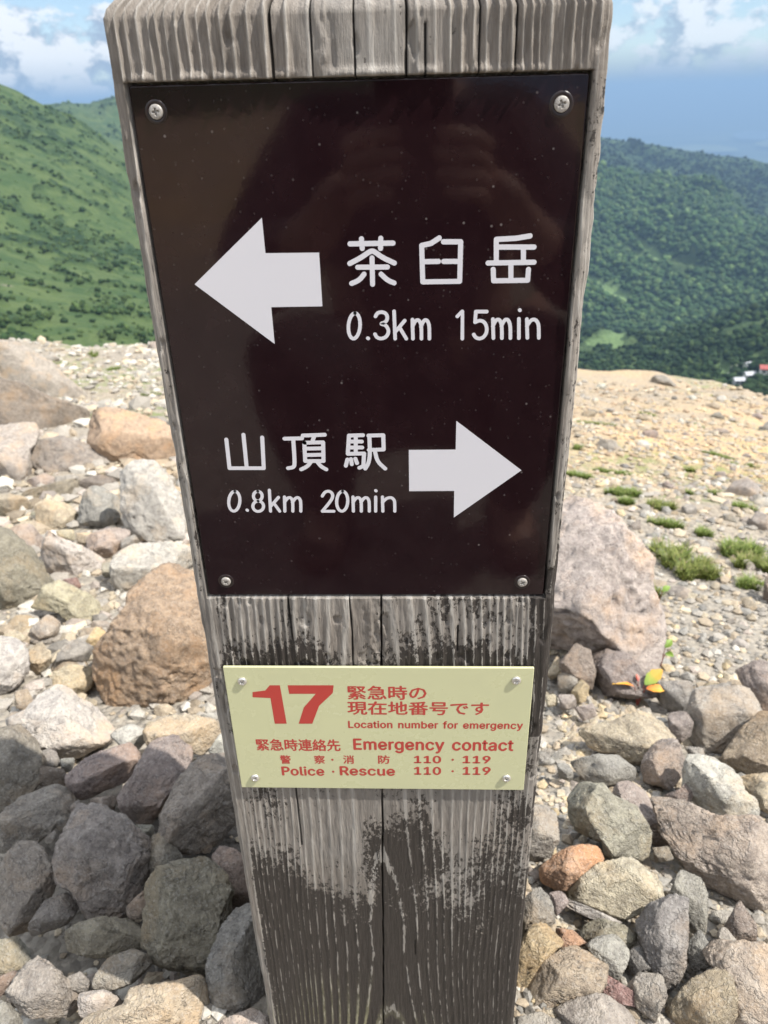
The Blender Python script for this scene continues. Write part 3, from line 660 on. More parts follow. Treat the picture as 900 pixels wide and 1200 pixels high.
# outlines of a plain grotesque, one entry per letter: advance, points and triangles in thousandths of an em
GLYPH = {
 '0': (453, '227 -7 174 1 130 24 95 62 69 113 53 178 48 254 53 330 69 395 95 447 130 484 174 508 227 516 279 508 323 484 358 447 384 395 400 330 405 254 400 178 384 113 359 62 323 24 279 1 227 50 261 56 290 74 313 103 330 144 340 194 344 254 340 314 330 365 313 405 290 435 261 453 227 460 192 453 163 435 140 405 123 365 113 314 109 254 113 194 123 144 140 103 163 74 192 56', '11,13,12 10,13,11 10,14,13 9,14,10 9,36,14 36,15,14 9,37,36 35,15,36 9,38,37 34,15,35 8,38,9 34,16,15 8,39,38 33,16,34 8,40,39 32,16,33 7,40,8 32,17,16 7,41,40 31,17,32 6,41,7 31,18,17 6,42,41 30,18,31 5,42,6 5,43,42 29,18,30 29,19,18 5,44,43 28,19,29 4,44,5 28,20,19 4,45,44 27,20,28 3,45,4 27,21,20 3,46,45 26,21,27 3,47,46 25,21,26 2,47,3 25,22,21 2,24,47 24,22,25 2,22,24 1,22,2 1,23,22 1,0,23'),
 '1': (453, '76 0 76 55 391 55 391 0 276 509 276 0 212 0 212 448 209 448 86 358 86 427 198 509', '10,4,11 10,8,4 8,7,4 7,5,4 10,9,8 6,5,7 0,2,1 0,3,2'),
 '9': (453, '226 516 271 510 310 494 343 468 368 434 384 393 389 347 385 309 373 270 350 224 315 168 200 0 130 0 301 248 307 248 299 234 287 221 273 210 257 202 238 196 218 195 175 199 137 214 106 237 83 269 68 307 64 352 69 397 85 436 110 469 143 494 182 510 226 460 199 457 174 446 154 429 138 407 129 381 125 352 129 322 138 295 154 274 174 257 199 247 226 243 254 247 279 257 299 273 314 295 324 321 327 350 324 381 314 407 299 429 279 446 254 457', '31,1,0 30,1,31 30,2,1 29,2,30 29,3,2 28,33,29 33,32,29 32,3,29 32,55,3 55,4,3 28,34,33 54,4,55 28,35,34 53,4,54 27,35,28 53,5,4 27,36,35 52,5,53 27,37,36 51,5,52 26,37,27 51,6,5 26,38,37 50,6,51 25,38,26 25,39,38 49,6,50 49,7,6 25,40,39 48,7,49 48,8,7 24,40,25 24,41,40 47,8,48 24,42,41 46,8,47 46,14,8 14,9,8 23,42,24 23,43,42 45,13,46 13,14,46 45,17,13 17,12,13 15,9,14 23,44,43 44,17,45 23,17,44 22,17,23 16,9,15 16,10,9 17,10,16 21,17,22 21,18,17 12,10,17 21,19,18 20,19,21 12,11,10'),
 'E': (419, '60 0 60 509 372 509 372 452 125 452 125 286 355 286 355 229 125 229 125 57 375 57 375 0', '0,4,1 4,2,1 4,3,2 0,5,4 0,8,5 8,6,5 8,7,6 0,9,8 0,10,9 0,11,10'),
 'L': (393, '60 0 60 509 125 509 125 57 361 57 361 0', '0,2,1 0,3,2 0,4,3 0,5,4'),
 'P': (445, '60 0 60 509 235 509 289 503 332 487 366 462 390 430 404 391 409 348 404 304 390 265 366 233 332 207 289 191 235 186 109 186 109 242 233 242 269 246 297 256 318 272 333 294 342 319 344 348 342 376 333 402 318 423 297 439 268 449 232 452 125 452 125 0', '0,30,1 30,2,1 30,3,2 30,4,3 30,5,4 30,29,5 29,28,5 28,6,5 0,16,30 16,31,30 27,6,28 26,6,27 26,7,6 25,7,26 24,7,25 24,8,7 23,8,24 22,8,23 22,9,8 21,9,22 21,10,9 20,10,21 19,10,20 19,11,10 18,11,19 17,11,18 0,15,16 31,17,16 31,14,17 14,11,17 14,12,11 14,13,12 0,14,15 0,31,14'),
 'R': (449, '60 0 60 509 236 509 290 504 333 489 367 465 390 433 405 395 409 352 405 309 390 271 367 240 333 217 289 203 236 198 96 198 96 255 234 255 269 258 298 267 319 281 334 300 342 324 345 352 342 380 334 405 319 425 298 440 269 449 233 452 125 452 125 0 353 0 230 229 303 229 428 0', '0,16,1 16,30,1 30,2,1 30,3,2 30,4,3 30,5,4 30,29,5 29,28,5 28,6,5 16,31,30 27,6,28 26,6,27 26,7,6 25,7,26 24,7,25 24,8,7 23,8,24 22,8,23 22,9,8 21,9,22 21,10,9 20,10,21 19,10,20 19,11,10 18,11,19 17,11,18 0,15,16 31,17,16 31,33,17 33,11,17 33,34,11 34,12,11 31,14,33 14,32,33 35,12,34 13,35,12 14,35,13 0,14,15 0,31,14 32,35,14'),
 'a': (389, '160 -9 126 -5 94 5 68 22 48 45 35 73 30 108 34 138 43 161 58 179 78 193 100 203 125 211 152 216 178 220 209 224 234 227 252 230 265 235 273 243 276 255 276 257 273 279 267 297 256 311 240 322 220 329 196 331 171 329 149 322 132 313 118 301 107 288 100 274 41 291 57 322 79 346 104 364 133 375 163 382 194 384 215 383 239 379 263 372 286 360 306 343 322 320 333 290 337 251 337 0 277 0 277 52 272 52 264 38 252 25 236 12 215 1 190 -6 170 45 202 49 228 59 248 74 263 93 272 115 276 138 276 190 270 186 259 182 246 179 231 176 216 173 200 171 186 169 175 168 154 164 134 159 117 150 103 139 95 124 92 105 94 87 102 72 114 61 130 52 149 47', '39,41,40 39,42,41 38,42,39 38,43,42 37,43,38 37,44,43 36,44,37 36,45,44 35,45,36 35,27,45 27,46,45 35,28,27 26,46,27 35,29,28 25,46,26 35,30,29 34,30,35 24,46,25 24,47,46 34,31,30 23,47,24 34,32,31 22,47,23 33,32,34 22,48,47 21,48,22 20,48,21 19,48,20 19,49,48 18,49,19 17,65,18 65,49,18 16,65,17 15,65,16 14,65,15 13,65,14 12,65,13 11,65,12 10,65,11 9,65,10 9,66,65 64,49,65 9,67,66 9,68,67 8,68,9 8,69,68 8,70,69 8,71,70 8,72,71 8,73,72 8,74,73 8,75,74 7,75,8 7,76,75 7,77,76 7,78,77 63,49,64 6,78,7 6,79,78 62,49,63 5,79,6 5,80,79 61,51,62 51,49,62 5,81,80 60,51,61 4,81,5 4,82,81 4,83,82 59,52,60 52,51,60 4,84,83 59,53,52 50,49,51 58,53,59 4,58,84 4,53,58 3,53,4 3,54,53 3,55,54 2,55,3 2,56,55 1,56,2 1,57,56 0,57,1'),
 'b': (424, '229 -8 198 -5 172 4 153 17 138 31 127 46 118 59 112 59 112 0 53 0 53 509 114 509 114 319 118 319 127 331 137 346 152 360 171 373 197 381 229 384 274 378 313 361 345 332 370 293 385 245 390 189 385 133 370 84 346 45 313 16 274 -2 220 47 253 51 279 66 301 88 316 117 325 151 328 189 325 227 316 261 301 290 280 311 253 325 220 330 188 325 161 312 140 291 125 263 116 229 113 189 116 150 125 115 140 86 162 65 188 51', '9,11,10 9,12,11 18,20,19 17,20,18 17,21,20 16,21,17 16,22,21 15,22,16 14,22,15 14,43,22 43,42,22 42,23,22 13,43,14 13,44,43 13,45,44 41,23,42 9,13,12 9,47,13 47,46,13 46,45,13 40,23,41 40,24,23 39,24,40 9,48,47 38,24,39 38,25,24 9,49,48 37,25,38 9,50,49 36,25,37 36,26,25 35,26,36 9,51,50 35,27,26 34,27,35 9,7,51 7,52,51 33,27,34 7,53,52 33,28,27 32,28,33 7,6,53 6,54,53 9,8,7 5,54,6 31,28,32 5,31,54 5,28,31 4,28,5 4,29,28 3,29,4 2,29,3 2,30,29 1,30,2 1,0,30'),
 'c': (396, '207 -8 159 -2 117 16 82 46 56 85 40 133 34 187 40 243 56 291 82 330 117 360 159 378 207 384 234 383 260 377 284 368 305 356 324 341 340 322 353 301 362 277 303 262 298 276 290 289 281 301 270 311 257 319 242 325 226 329 207 330 173 325 145 310 124 287 108 258 99 224 96 187 99 151 108 117 124 89 145 66 173 51 207 46 226 48 243 52 258 58 271 66 282 76 292 89 299 102 304 117 363 102 354 78 341 56 325 37 306 21 285 9 261 -1 235 -6', '11,13,12 11,14,13 10,14,11 10,15,14 10,16,15 9,16,10 9,17,16 9,29,17 29,18,17 8,30,9 30,29,9 28,18,29 27,18,28 8,31,30 26,18,27 26,19,18 25,19,26 24,19,25 8,32,31 23,19,24 23,20,19 7,32,8 22,20,23 7,33,32 22,21,20 7,34,33 6,34,7 6,35,34 5,35,6 5,36,35 5,37,36 4,37,5 4,38,37 48,50,49 48,51,50 47,51,48 46,51,47 4,39,38 3,39,4 46,52,51 45,52,46 44,52,45 3,40,39 43,52,44 43,53,52 42,53,43 3,41,40 41,53,42 3,53,41 2,53,3 2,54,53 2,55,54 1,55,2 1,56,55 1,57,56 0,57,1'),
 'e': (404, '212 -8 161 -2 117 16 82 46 56 85 40 132 34 187 39 242 55 290 81 329 115 359 157 378 205 384 236 382 266 374 294 361 319 341 341 315 357 282 368 242 371 194 371 169 75 169 75 221 338 221 310 202 307 237 298 269 283 294 263 314 237 326 205 330 173 326 146 313 125 294 109 270 99 241 96 211 96 178 100 139 110 106 128 80 151 61 179 50 212 46 234 48 254 53 271 61 285 73 297 88 306 105 365 91 353 63 335 39 311 19 283 4 249 -5', '11,13,12 11,14,13 10,14,11 10,15,14 10,16,15 9,16,10 9,31,16 31,17,16 9,32,31 30,17,31 8,32,9 29,17,30 8,33,32 29,18,17 28,18,29 8,34,33 27,18,28 8,35,34 7,35,8 27,19,18 7,36,35 26,19,27 26,24,19 24,20,19 6,23,7 23,36,7 23,37,36 25,24,26 6,22,23 37,24,23 37,20,24 38,20,37 38,21,20 5,22,6 39,21,38 5,21,22 5,39,21 5,40,39 4,40,5 4,41,40 49,51,50 49,52,51 48,52,49 3,41,4 3,42,41 47,52,48 47,53,52 3,43,42 46,53,47 45,53,46 3,44,43 44,53,45 3,53,44 2,53,3 2,54,53 2,55,54 1,55,2 1,56,55 0,56,1'),
 'f': (254, '228 379 228 327 6 327 6 379 81 0 81 432 84 461 96 486 113 505 135 519 161 527 187 530 207 529 222 527 234 524 243 521 227 468 222 470 215 472 206 473 195 474 171 470 154 460 145 443 142 419 142 0', '10,12,11 10,13,12 9,13,10 9,14,13 9,15,14 9,16,15 8,17,9 17,16,9 7,19,8 19,18,8 18,17,8 6,20,7 20,19,7 6,21,20 6,22,21 5,22,6 5,23,22 5,24,23 4,24,5 4,25,24 2,0,3 2,1,0'),
 'g': (425, '207 -151 168 -148 134 -140 105 -127 82 -110 64 -91 51 -69 101 -41 110 -53 122 -66 136 -78 154 -88 178 -95 207 -97 249 -92 282 -75 304 -47 311 -6 311 68 306 68 298 56 287 41 272 28 252 16 227 8 195 5 152 10 113 27 80 53 55 90 39 136 34 191 39 246 55 293 80 332 112 361 152 378 196 384 228 382 253 373 273 360 288 346 299 331 308 319 313 319 313 379 372 379 372 -9 367 -54 350 -90 324 -117 291 -136 251 -147 205 59 237 63 264 75 285 95 300 121 309 154 312 193 309 231 300 264 285 291 264 312 237 325 205 330 172 325 145 312 124 290 109 262 99 229 96 193 99 155 109 123 124 96 145 76 172 63', '36,38,37 36,39,38 44,46,45 44,47,46 35,39,36 35,40,39 34,40,35 34,41,40 34,42,41 33,66,34 66,65,34 65,42,34 65,43,42 64,43,65 63,43,64 33,67,66 63,44,43 63,62,44 62,61,44 61,60,44 60,47,44 33,68,67 32,68,33 32,69,68 32,70,69 31,70,32 59,47,60 31,71,70 31,72,71 58,47,59 30,72,31 30,73,72 57,47,58 29,73,30 29,74,73 56,18,57 18,47,57 29,75,74 55,18,56 28,75,29 28,76,75 54,19,55 19,18,55 54,20,19 17,47,18 28,53,76 53,20,54 28,20,53 28,21,20 27,21,28 27,22,21 27,23,22 26,23,27 26,24,23 25,24,26 16,47,17 16,48,47 6,8,7 15,48,16 6,9,8 15,49,48 6,10,9 5,10,6 14,49,15 5,11,10 5,12,11 14,50,49 4,12,5 13,50,14 4,13,12 4,50,13 3,50,4 3,51,50 2,51,3 2,52,51 1,52,2 1,0,52'),
 'i': (167, '84 443 67 446 54 455 44 468 41 483 44 499 54 512 67 521 84 524 100 521 114 512 123 499 126 483 123 468 114 455 100 446 53 0 53 379 114 379 114 0', '16,18,17 16,19,18 7,9,8 6,9,7 6,10,9 5,10,6 5,11,10 4,11,5 4,12,11 3,12,4 3,13,12 2,13,3 2,14,13 1,14,2 1,15,14 0,15,1'),
 'l': (189, '139 -2 101 3 74 20 58 47 53 84 53 509 114 509 114 99 115 77 120 62 130 54 146 52 154 52 160 53 165 53 170 54 181 3 172 1 162 -1 151 -2', '4,6,5 4,7,6 4,8,7 3,8,4 3,9,8 3,10,9 3,11,10 14,16,15 13,16,14 12,16,13 11,16,12 3,16,11 2,16,3 1,16,2 0,16,1 0,17,16 0,18,17 0,19,18'),
 'm': (610, '53 0 53 379 112 379 112 295 108 295 118 323 132 346 151 363 172 376 195 384 219 386 257 380 287 361 309 331 321 295 312 295 322 321 337 343 357 361 381 375 407 383 437 386 468 383 497 372 522 354 541 328 553 296 557 255 557 0 496 0 496 254 490 289 473 313 447 326 419 330 395 328 374 320 358 307 345 290 338 270 335 247 335 0 274 0 274 260 269 288 253 311 229 326 199 330 178 328 158 320 140 307 126 289 117 266 114 238 114 0', '9,11,10 20,22,21 8,11,9 19,22,20 19,23,22 8,12,11 0,2,1 0,4,2 4,3,2 7,12,8 18,23,19 18,24,23 6,12,7 17,24,18 6,13,12 17,25,24 5,47,6 47,13,6 16,34,17 34,25,17 47,46,13 46,14,13 5,48,47 16,35,34 33,25,34 33,26,25 5,49,48 16,36,35 32,26,33 45,14,46 4,49,5 15,36,16 4,50,49 15,37,36 31,26,32 44,15,45 15,14,45 4,51,50 15,38,37 31,27,26 0,52,4 52,51,4 44,38,15 44,39,38 30,27,31 43,39,44 43,40,39 0,53,52 42,40,43 30,28,27 29,28,30 42,41,40 0,54,53'),
 'n': (410, '114 227 114 0 53 0 53 379 112 379 112 287 102 287 124 332 152 362 187 379 227 384 264 380 295 369 321 349 341 321 353 285 357 240 357 0 296 0 296 235 290 275 273 304 246 323 210 329 184 326 161 317 141 303 126 283 117 257', '9,11,10 9,12,11 2,4,3 2,6,4 6,5,4 8,12,9 8,13,12 7,13,8 7,23,13 23,14,13 6,25,7 25,24,7 24,23,7 22,14,23 21,14,22 21,15,14 6,26,25 20,15,21 6,27,26 2,28,6 28,27,6 20,16,15 19,16,20 2,0,28 19,17,16 18,17,19 2,1,0'),
 'o': (415, '207 -8 159 -2 117 16 82 46 56 85 40 133 34 187 40 243 56 291 82 330 117 360 159 378 207 384 256 378 299 360 333 330 359 291 376 243 381 187 376 133 359 85 333 46 299 16 256 -2 207 46 242 51 270 66 292 89 307 117 316 151 319 187 316 224 307 258 292 287 270 310 242 325 207 330 173 325 145 310 124 287 108 258 99 224 96 187 99 151 108 117 124 89 145 66 173 51', '11,13,12 10,13,11 10,14,13 9,14,10 9,15,14 8,37,9 37,36,9 36,15,9 36,35,15 35,16,15 8,38,37 34,16,35 8,39,38 33,16,34 7,39,8 33,17,16 7,40,39 32,17,33 7,41,40 31,17,32 6,41,7 31,18,17 6,42,41 30,18,31 5,42,6 5,43,42 29,18,30 29,19,18 5,44,43 28,19,29 28,20,19 4,44,5 4,45,44 27,20,28 4,46,45 26,20,27 3,46,4 26,21,20 3,47,46 25,21,26 3,24,47 24,21,25 3,21,24 2,21,3 2,22,21 1,22,2 1,23,22 0,23,1'),
 'r': (259, '53 0 53 379 112 379 112 321 115 321 130 347 152 367 181 380 213 385 221 385 229 384 237 384 243 384 243 322 239 323 230 324 219 325 207 326 182 323 159 315 140 301 126 284 117 262 114 237 114 0', '7,9,8 7,10,9 7,11,10 7,12,11 7,13,12 6,13,7 0,2,1 0,3,2 5,13,6 4,17,5 17,16,5 16,15,5 15,14,5 14,13,5 4,18,17 4,19,18 0,4,3 0,22,4 22,21,4 21,20,4 20,19,4 0,23,22 0,24,23'),
 's': (365, '182 -8 145 -5 112 3 84 18 62 38 45 63 36 94 94 107 105 79 124 60 150 49 181 45 217 50 244 62 262 81 268 103 265 121 254 136 237 147 212 155 149 170 104 186 72 208 53 237 47 274 51 305 65 332 87 354 115 370 149 381 187 384 223 381 254 372 279 358 299 339 314 316 324 290 268 277 258 298 243 316 219 328 187 333 156 329 131 317 114 299 109 277 112 258 124 243 144 232 172 223 229 209 275 194 306 171 325 142 331 107 326 75 312 47 290 24 260 6 223 -5', '29,31,30 29,32,31 28,32,29 28,33,32 27,33,28 27,34,33 26,34,27 26,41,34 41,35,34 26,42,41 40,35,41 25,42,26 25,43,42 39,35,40 25,44,43 39,36,35 38,36,39 24,44,25 24,45,44 37,36,38 24,46,45 23,46,24 23,47,46 23,48,47 22,48,23 22,49,48 22,50,49 22,51,50 21,51,22 21,52,51 20,52,21 20,53,52 19,53,20 18,53,19 17,53,18 17,54,53 16,54,17 15,54,16 6,8,7 15,55,54 14,55,15 5,8,6 13,55,14 5,9,8 13,56,55 4,9,5 12,56,13 4,10,9 11,56,12 4,11,10 11,57,56 4,57,11 3,57,4 3,58,57 2,58,3 2,59,58 1,59,2 1,0,59'),
 't': (227, '204 379 204 327 6 327 6 379 65 471 126 471 126 98 128 76 136 61 150 53 170 50 177 50 185 51 194 52 202 54 213 2 203 -1 192 -3 180 -4 168 -4 125 2 92 21 72 52 65 93', '23,5,4 23,6,5 2,0,3 2,1,0 23,7,6 22,7,23 22,8,7 22,9,8 13,15,14 22,10,9 12,15,13 21,10,22 11,15,12 10,15,11 21,15,10 20,15,21 19,15,20 19,16,15 19,17,16 19,18,17'),
 'u': (410, '182 -5 146 -1 115 11 89 31 69 59 57 95 53 139 53 379 114 379 114 144 119 105 137 75 164 56 200 50 226 53 249 62 268 77 283 97 293 122 296 153 296 379 357 379 357 0 298 0 298 92 307 92 286 47 257 17 222 0', '6,8,7 6,9,8 19,21,20 19,22,21 18,22,19 6,10,9 5,10,6 17,25,18 25,22,18 5,11,10 16,24,17 24,25,17 4,11,5 16,26,24 26,23,24 26,22,25 15,26,16 4,12,11 14,26,15 3,12,4 3,13,12 13,26,14 3,26,13 3,27,26 23,22,26 2,27,3 2,28,27 1,28,2 1,0,28'),
 'y': (389, '47 -139 61 -86 71 -87 88 -90 104 -89 118 -84 130 -74 141 -58 151 -36 163 -1 17 379 84 379 165 155 177 121 187 87 196 53 206 21 184 21 193 53 202 87 212 121 224 155 305 379 371 379 204 -58 191 -85 177 -107 159 -124 139 -136 117 -143 91 -145 77 -145 65 -143 54 -141', '9,11,10 9,12,11 21,23,22 21,24,23 9,13,12 20,24,21 19,16,20 16,24,20 9,14,13 18,15,19 15,16,19 9,18,14 18,15,14 9,17,18 9,16,17 9,24,16 8,24,9 7,24,8 7,25,24 6,25,7 5,25,6 4,25,5 4,26,25 0,2,1 0,3,2 3,26,4 0,26,3 0,27,26 0,28,27 0,29,28 33,29,0 32,29,33 32,30,29 31,30,32')}
def embolden(V, Fl, offset):                         # heavier weight: the same thin print laid a hair to each side
    VV, FF = [], []
    for dx, dy in ((-1, 0), (1, 0), (0, 1), (0, -1)):
        o = len(VV); VV += list(V + np.array([dx, dy * 0.7]) * offset); FF += [[o + i for i in f] for f in Fl]
    return np.array(VV), FF
def strip_glyph(adv, strips):
    V, Fl = [], []
    for st in strips:
        o = len(V)
        for a_, b_ in st: V += [a_, b_]
        Fl += [(o + 2 * k, o + 2 * k + 1, o + 2 * k + 3, o + 2 * k + 2) for k in range(len(st) - 1)]
    return (adv, ' '.join('%d %d' % (round(x * 0.7), round(y * 0.7)) for x, y in V), ' '.join(','.join(map(str, f)) for f in Fl))
_bowl = [((201, 727), (201, 640))] + [((380 + 215 * math.cos(a), 510 + 217 * math.sin(a)), (375 + 125 * math.cos(a), 510 + 130 * math.sin(a))) for a in np.linspace(math.pi / 2, -math.pi / 2, 14)] + [((201, 293), (201, 380))]
_stem = [((100, 0), (200, 0)), ((100, 727), (200, 727))]
GLYPH['P'] = strip_glyph(440, [_stem, _bowl]); GLYPH['R'] = strip_glyph(455, [_stem, _bowl, [((350, 291), (460, 291)), ((520, 0), (635, 0))]])
def text_mesh(body, offset, res=2):
    if all(ch in GLYPH or ch == ' ' for ch in body):
        VV, FF, x = [], [], 0
        for ch in body:
            if ch == ' ': x += 290; continue
            adv, vs_, fs = GLYPH[ch]; v = np.array([int(t) for t in vs_.split()], float).reshape(-1, 2); v[:, 0] += x; o = len(VV)
            VV += list(v / 1000.0); FF += [[o + int(t) for t in f.split(',')] for f in fs.split()]; x += adv + 16
        V, Fl = np.array(VV), FF
        return embolden(V, Fl, offset)
    cu = bpy.data.curves.new('t', 'FONT'); cu.body = body; cu.size = 1.0; cu.resolution_u = res; cu.extrude = 0.0
    o = bpy.data.objects.new('t', cu); COL.objects.link(o); bpy.context.view_layer.update()
    me = bpy.data.meshes.new_from_object(o.evaluated_get(bpy.context.evaluated_depsgraph_get())); bpy.data.objects.remove(o); bpy.data.curves.remove(cu)
    V = np.array([v.co[:2] for v in me.vertices]); Fl = [list(p.vertices) for p in me.polygons]; bpy.data.meshes.remove(me)
    return embolden(V, Fl, offset)
def print_text(pieces, label):
    """pieces: (text, weight, x0, y0, x1, y1) with the box of the ink given in photo pixels"""
    VV, FF = [], []
    for body, off, x0, y0, x1, y1 in pieces:
        V, Fl = text_mesh(body, off); a, b = V[:, 0].min(), V[:, 0].max(); c, d = V[:, 1].min(), V[:, 1].max()
        q0 = front_xz(np.array((x0 + x1) / 2.0), np.array(float(y0)), YP)[1]; q1 = front_xz(np.array((x0 + x1) / 2.0), np.array(float(y1)), YP)[1]
        ym = (y0 + y1) / 2.0; l = front_xz(np.array(float(x0)), np.array(ym), YP)[0]; r = front_xz(np.array(float(x1)), np.array(ym), YP)[0]
        X = l + (V[:, 0] - a) / (b - a) * (r - l); Z = q1 + (V[:, 1] - c) / (d - c) * (q0 - q1); o = len(VV)
        nv = len(X) // 4
        VV += [(x, YP - 0.00006 - 0.000004 * (i // nv), z) for i, (x, z) in enumerate(zip(X, Z))]; FF += [[o + i for i in f] for f in Fl]
    g = np.array(signpost.location); me = bpy.data.meshes.new('lettering'); me.from_pydata([tuple(np.array(v) - g) for v in VV], [], FF); me.update()
    o = obj('lettering', me, MAT_RED, plate); o['label'] = label
def digit17():
    one = [(296, 817), (296, 811), (311, 809), (316, 803), (328, 803), (336, 848), (322, 848), (317, 818)]
    seven = [(337, 803), (391, 803), (390, 812), (374, 827), (366, 848), (350, 848), (356, 829), (370, 813), (339, 813)]
    polys = [poly_px(one, YP), poly_px(seven, YP)]
    o = film('lettering', polys, YP, MAT_RED, plate, th=0.00006); o['label'] = 'large red number 17'
digit17()
print_text([('緊急時の', 0.022, 407, 803.5, 500, 820)], 'red lettering reading 緊急時の')
print_text([('現在地番号です', 0.022, 407, 822, 573, 838)], 'red lettering reading 現在地番号です')
print_text([('Location number for emergency', 0.026, 408, 845, 613, 856)], 'small red lettering reading Location number for emergency')
print_text([('緊急時連絡先', 0.026, 300, 866, 399, 880), ('Emergency contact', 0.026, 414, 866, 602, 883)], 'red lettering reading 緊急時連絡先 Emergency contact')
print_text([('警', 0.026, 328, 885, 341, 895), ('察', 0.026, 368, 885, 381, 895), ('・', 0.03, 388, 889, 391, 891.5), ('消', 0.026, 402, 885, 415, 895), ('防', 0.026, 443, 885, 457, 895),
            ('110', 0.030, 485, 885.5, 517, 894.5), ('・', 0.03, 529, 889, 532, 891.5), ('119', 0.030, 542, 885.5, 575, 894.5)], 'small red lettering reading 警察・消防 110・119')
print_text([('Police', 0.026, 330, 898, 380, 909), ('・', 0.03, 389, 903, 392, 905.5), ('Rescue', 0.026, 398, 898, 463, 909), ('110', 0.030, 485, 898.5, 517, 908), ('・', 0.03, 529, 902.5, 532, 905), ('119', 0.030, 542, 898.5, 575, 908)],
           'small red lettering reading Police・Rescue 110・119')

# ---- screws: domed pan heads with a cross recess
def screw_mesh(R, dome, rec, rot):
    nr_, na = 26, 72; rr = np.linspace(0.0001, 1, nr_); th = np.linspace(0, 2 * math.pi, na, endpoint=False)
    T, Q = np.meshgrid(th, rr); X = Q * np.cos(T); Y = Q * np.sin(T)
    H = dome * np.sqrt(np.clip(1 - Q ** 4, 0, 1))
    xr = X * math.cos(rot) + Y * math.sin(rot); yr = -X * math.sin(rot) + Y * math.cos(rot)
    arm = np.maximum(np.clip(1 - np.abs(xr) / 0.17, 0, 1) * (np.abs(yr) < 0.55), np.clip(1 - np.abs(yr) / 0.17, 0, 1) * (np.abs(xr) < 0.55))
    H = H - rec * np.clip(arm * 2.5, 0, 1) * sstep(0.6, 0.35, Q)
    V = np.stack([X * R, -H, Y * R], -1).reshape(-1, 3)
    skirt = np.stack([rr[-1] * np.cos(th) * R, np.full(na, 0.0012), rr[-1] * np.sin(th) * R], -1)
    V = np.concatenate([V, skirt]); return mesh_np('screw', V, grid_faces(nr_ + 1, na, True), True)
m = NT('dull_steel'); oc = m.obj
MAT_STEEL = m.done(m.mix(m.ramp(m.noise(oc, 900, 4, 0.7), [(0.4, 0.0), (0.65, 1.0)]), (0.42, 0.40, 0.375), (0.24, 0.21, 0.18)), 0.55, None, Metallic=0.4)
m = NT('bright_steel'); MAT_STEEL2 = m.done((0.60, 0.58, 0.55), 0.33, None, Metallic=0.8)
MAT_RING = simple('dark_seal', (0.016, 0.009, 0.009), 0.3)
def ring_mesh(r0, r1, h):
    na = 48; th = np.linspace(0, 2 * math.pi, na, endpoint=False); L = []
    for k in range(7):
        a = k / 6 * math.pi; r = (r0 + r1) / 2 - math.cos(a) * (r1 - r0) / 2; L.append(np.stack([r * np.cos(th), np.full(na, -h * math.sin(a)), r * np.sin(th)], -1))
    return mesh_np('washer', np.concatenate(L), grid_faces(7, na, True), True)
gl = np.array(signpost.location)
for i, (x, y) in enumerate([(183, 131), (658, 122), (265, 681), (612, 682)]):
    q = front_xz(np.array(float(x)), np.array(float(y))); R = (0.0031, 0.0033, 0.0029, 0.0029)[i]
    s = obj('screw', screw_mesh(R, 0.0008, 0.0011, (0.1, 0.35, 0.75, 0.6)[i]), MAT_STEEL, board); s.location = Vector((q[0], -0.0006, q[1])) - signpost.location
    w = obj('washer', ring_mesh(R * 1.05, R * 1.6, 0.0003), MAT_RING, board); w.location = Vector((q[0], -0.00002, q[1])) - signpost.location
for i, (x, y) in enumerate([(284, 798), (605, 797), (299, 911), (593.5, 911.5)]):
    q = front_xz(np.array(float(x)), np.array(float(y)), YP)
    s = obj('screw', screw_mesh(0.0030, 0.0013, 0.0011, (0.7, 0.4, 0.9, 0.75)[i]), MAT_STEEL2, plate); s.location = Vector((q[0], YP - 0.0004, q[1])) - signpost.location

# ---------------------------------------------------------------- rocks
m = NT('mountain_rock')
tcn = m.n('ShaderNodeTexCoord'); oc = tcn.outputs['Object']
oi = m.n('ShaderNodeObjectInfo'); rnd = oi.outputs['Random']; ocol = oi.outputs['Color']
vec = m.n('ShaderNodeVectorMath', {0: oc, 1: m.n('ShaderNodeCombineXYZ', {0: m.math('MULTIPLY', rnd, 37.0), 1: m.math('MULTIPLY', rnd, 91.0), 2: m.math('MULTIPLY', rnd, 53.0)}).outputs[0]}, operation='ADD').outputs[0]
big_n = m.noise(vec, 14, 5, 0.62); mid_n = m.noise(vec, 75, 5, 0.7); fin_n = m.noise(vec, 420, 4, 0.75)
dk = m.mix(1.0, ocol, (0.62, 0.60, 0.60), 'MULTIPLY'); lt = m.mix(1.0, ocol, (1.22, 1.20, 1.16), 'MULTIPLY')
c = m.mix(m.ramp(mid_n, [(0.30, 0.0), (0.70, 1.0)]), dk, lt)
rust = m.mix(1.0, ocol, (1.15, 0.96, 0.76), 'MULTIPLY')
c = m.mix(m.ramp(big_n, [(0.49, 0.0), (0.68, 0.85)]), c, rust)
c = m.mix(m.ramp(m.noise(vec, 32, 5, 0.7), [(0.56, 0.0), (0.70, 0.42)]), c, m.mix(1.0, ocol, (1.55, 1.5, 1.42), 'MULTIPLY'))
c = m.mix(m.ramp(m.noise(vec, 9, 6, 0.7), [(0.30, 0.45), (0.44, 0.0)]), c, m.mix(1.0, ocol, (0.55, 0.54, 0.55), 'MULTIPLY'))
spd = m.n('ShaderNodeTexVoronoi', {'Vector': vec, 'Scale': 520.0}); sps = m.n('ShaderNodeSeparateColor', {0: spd.outputs['Color']})
c = m.mix(m.math('MULTIPLY', m.ramp(sps.outputs[0], [(0.80, 0.0), (0.86, 1.0)]), 0.28), c, m.mix(0.5, ocol, (0.55, 0.53, 0.50)))
c = m.mix(m.math('MULTIPLY', m.ramp(sps.outputs[1], [(0.86, 0.0), (0.92, 1.0)]), 0.26), c, (0.05, 0.048, 0.047))
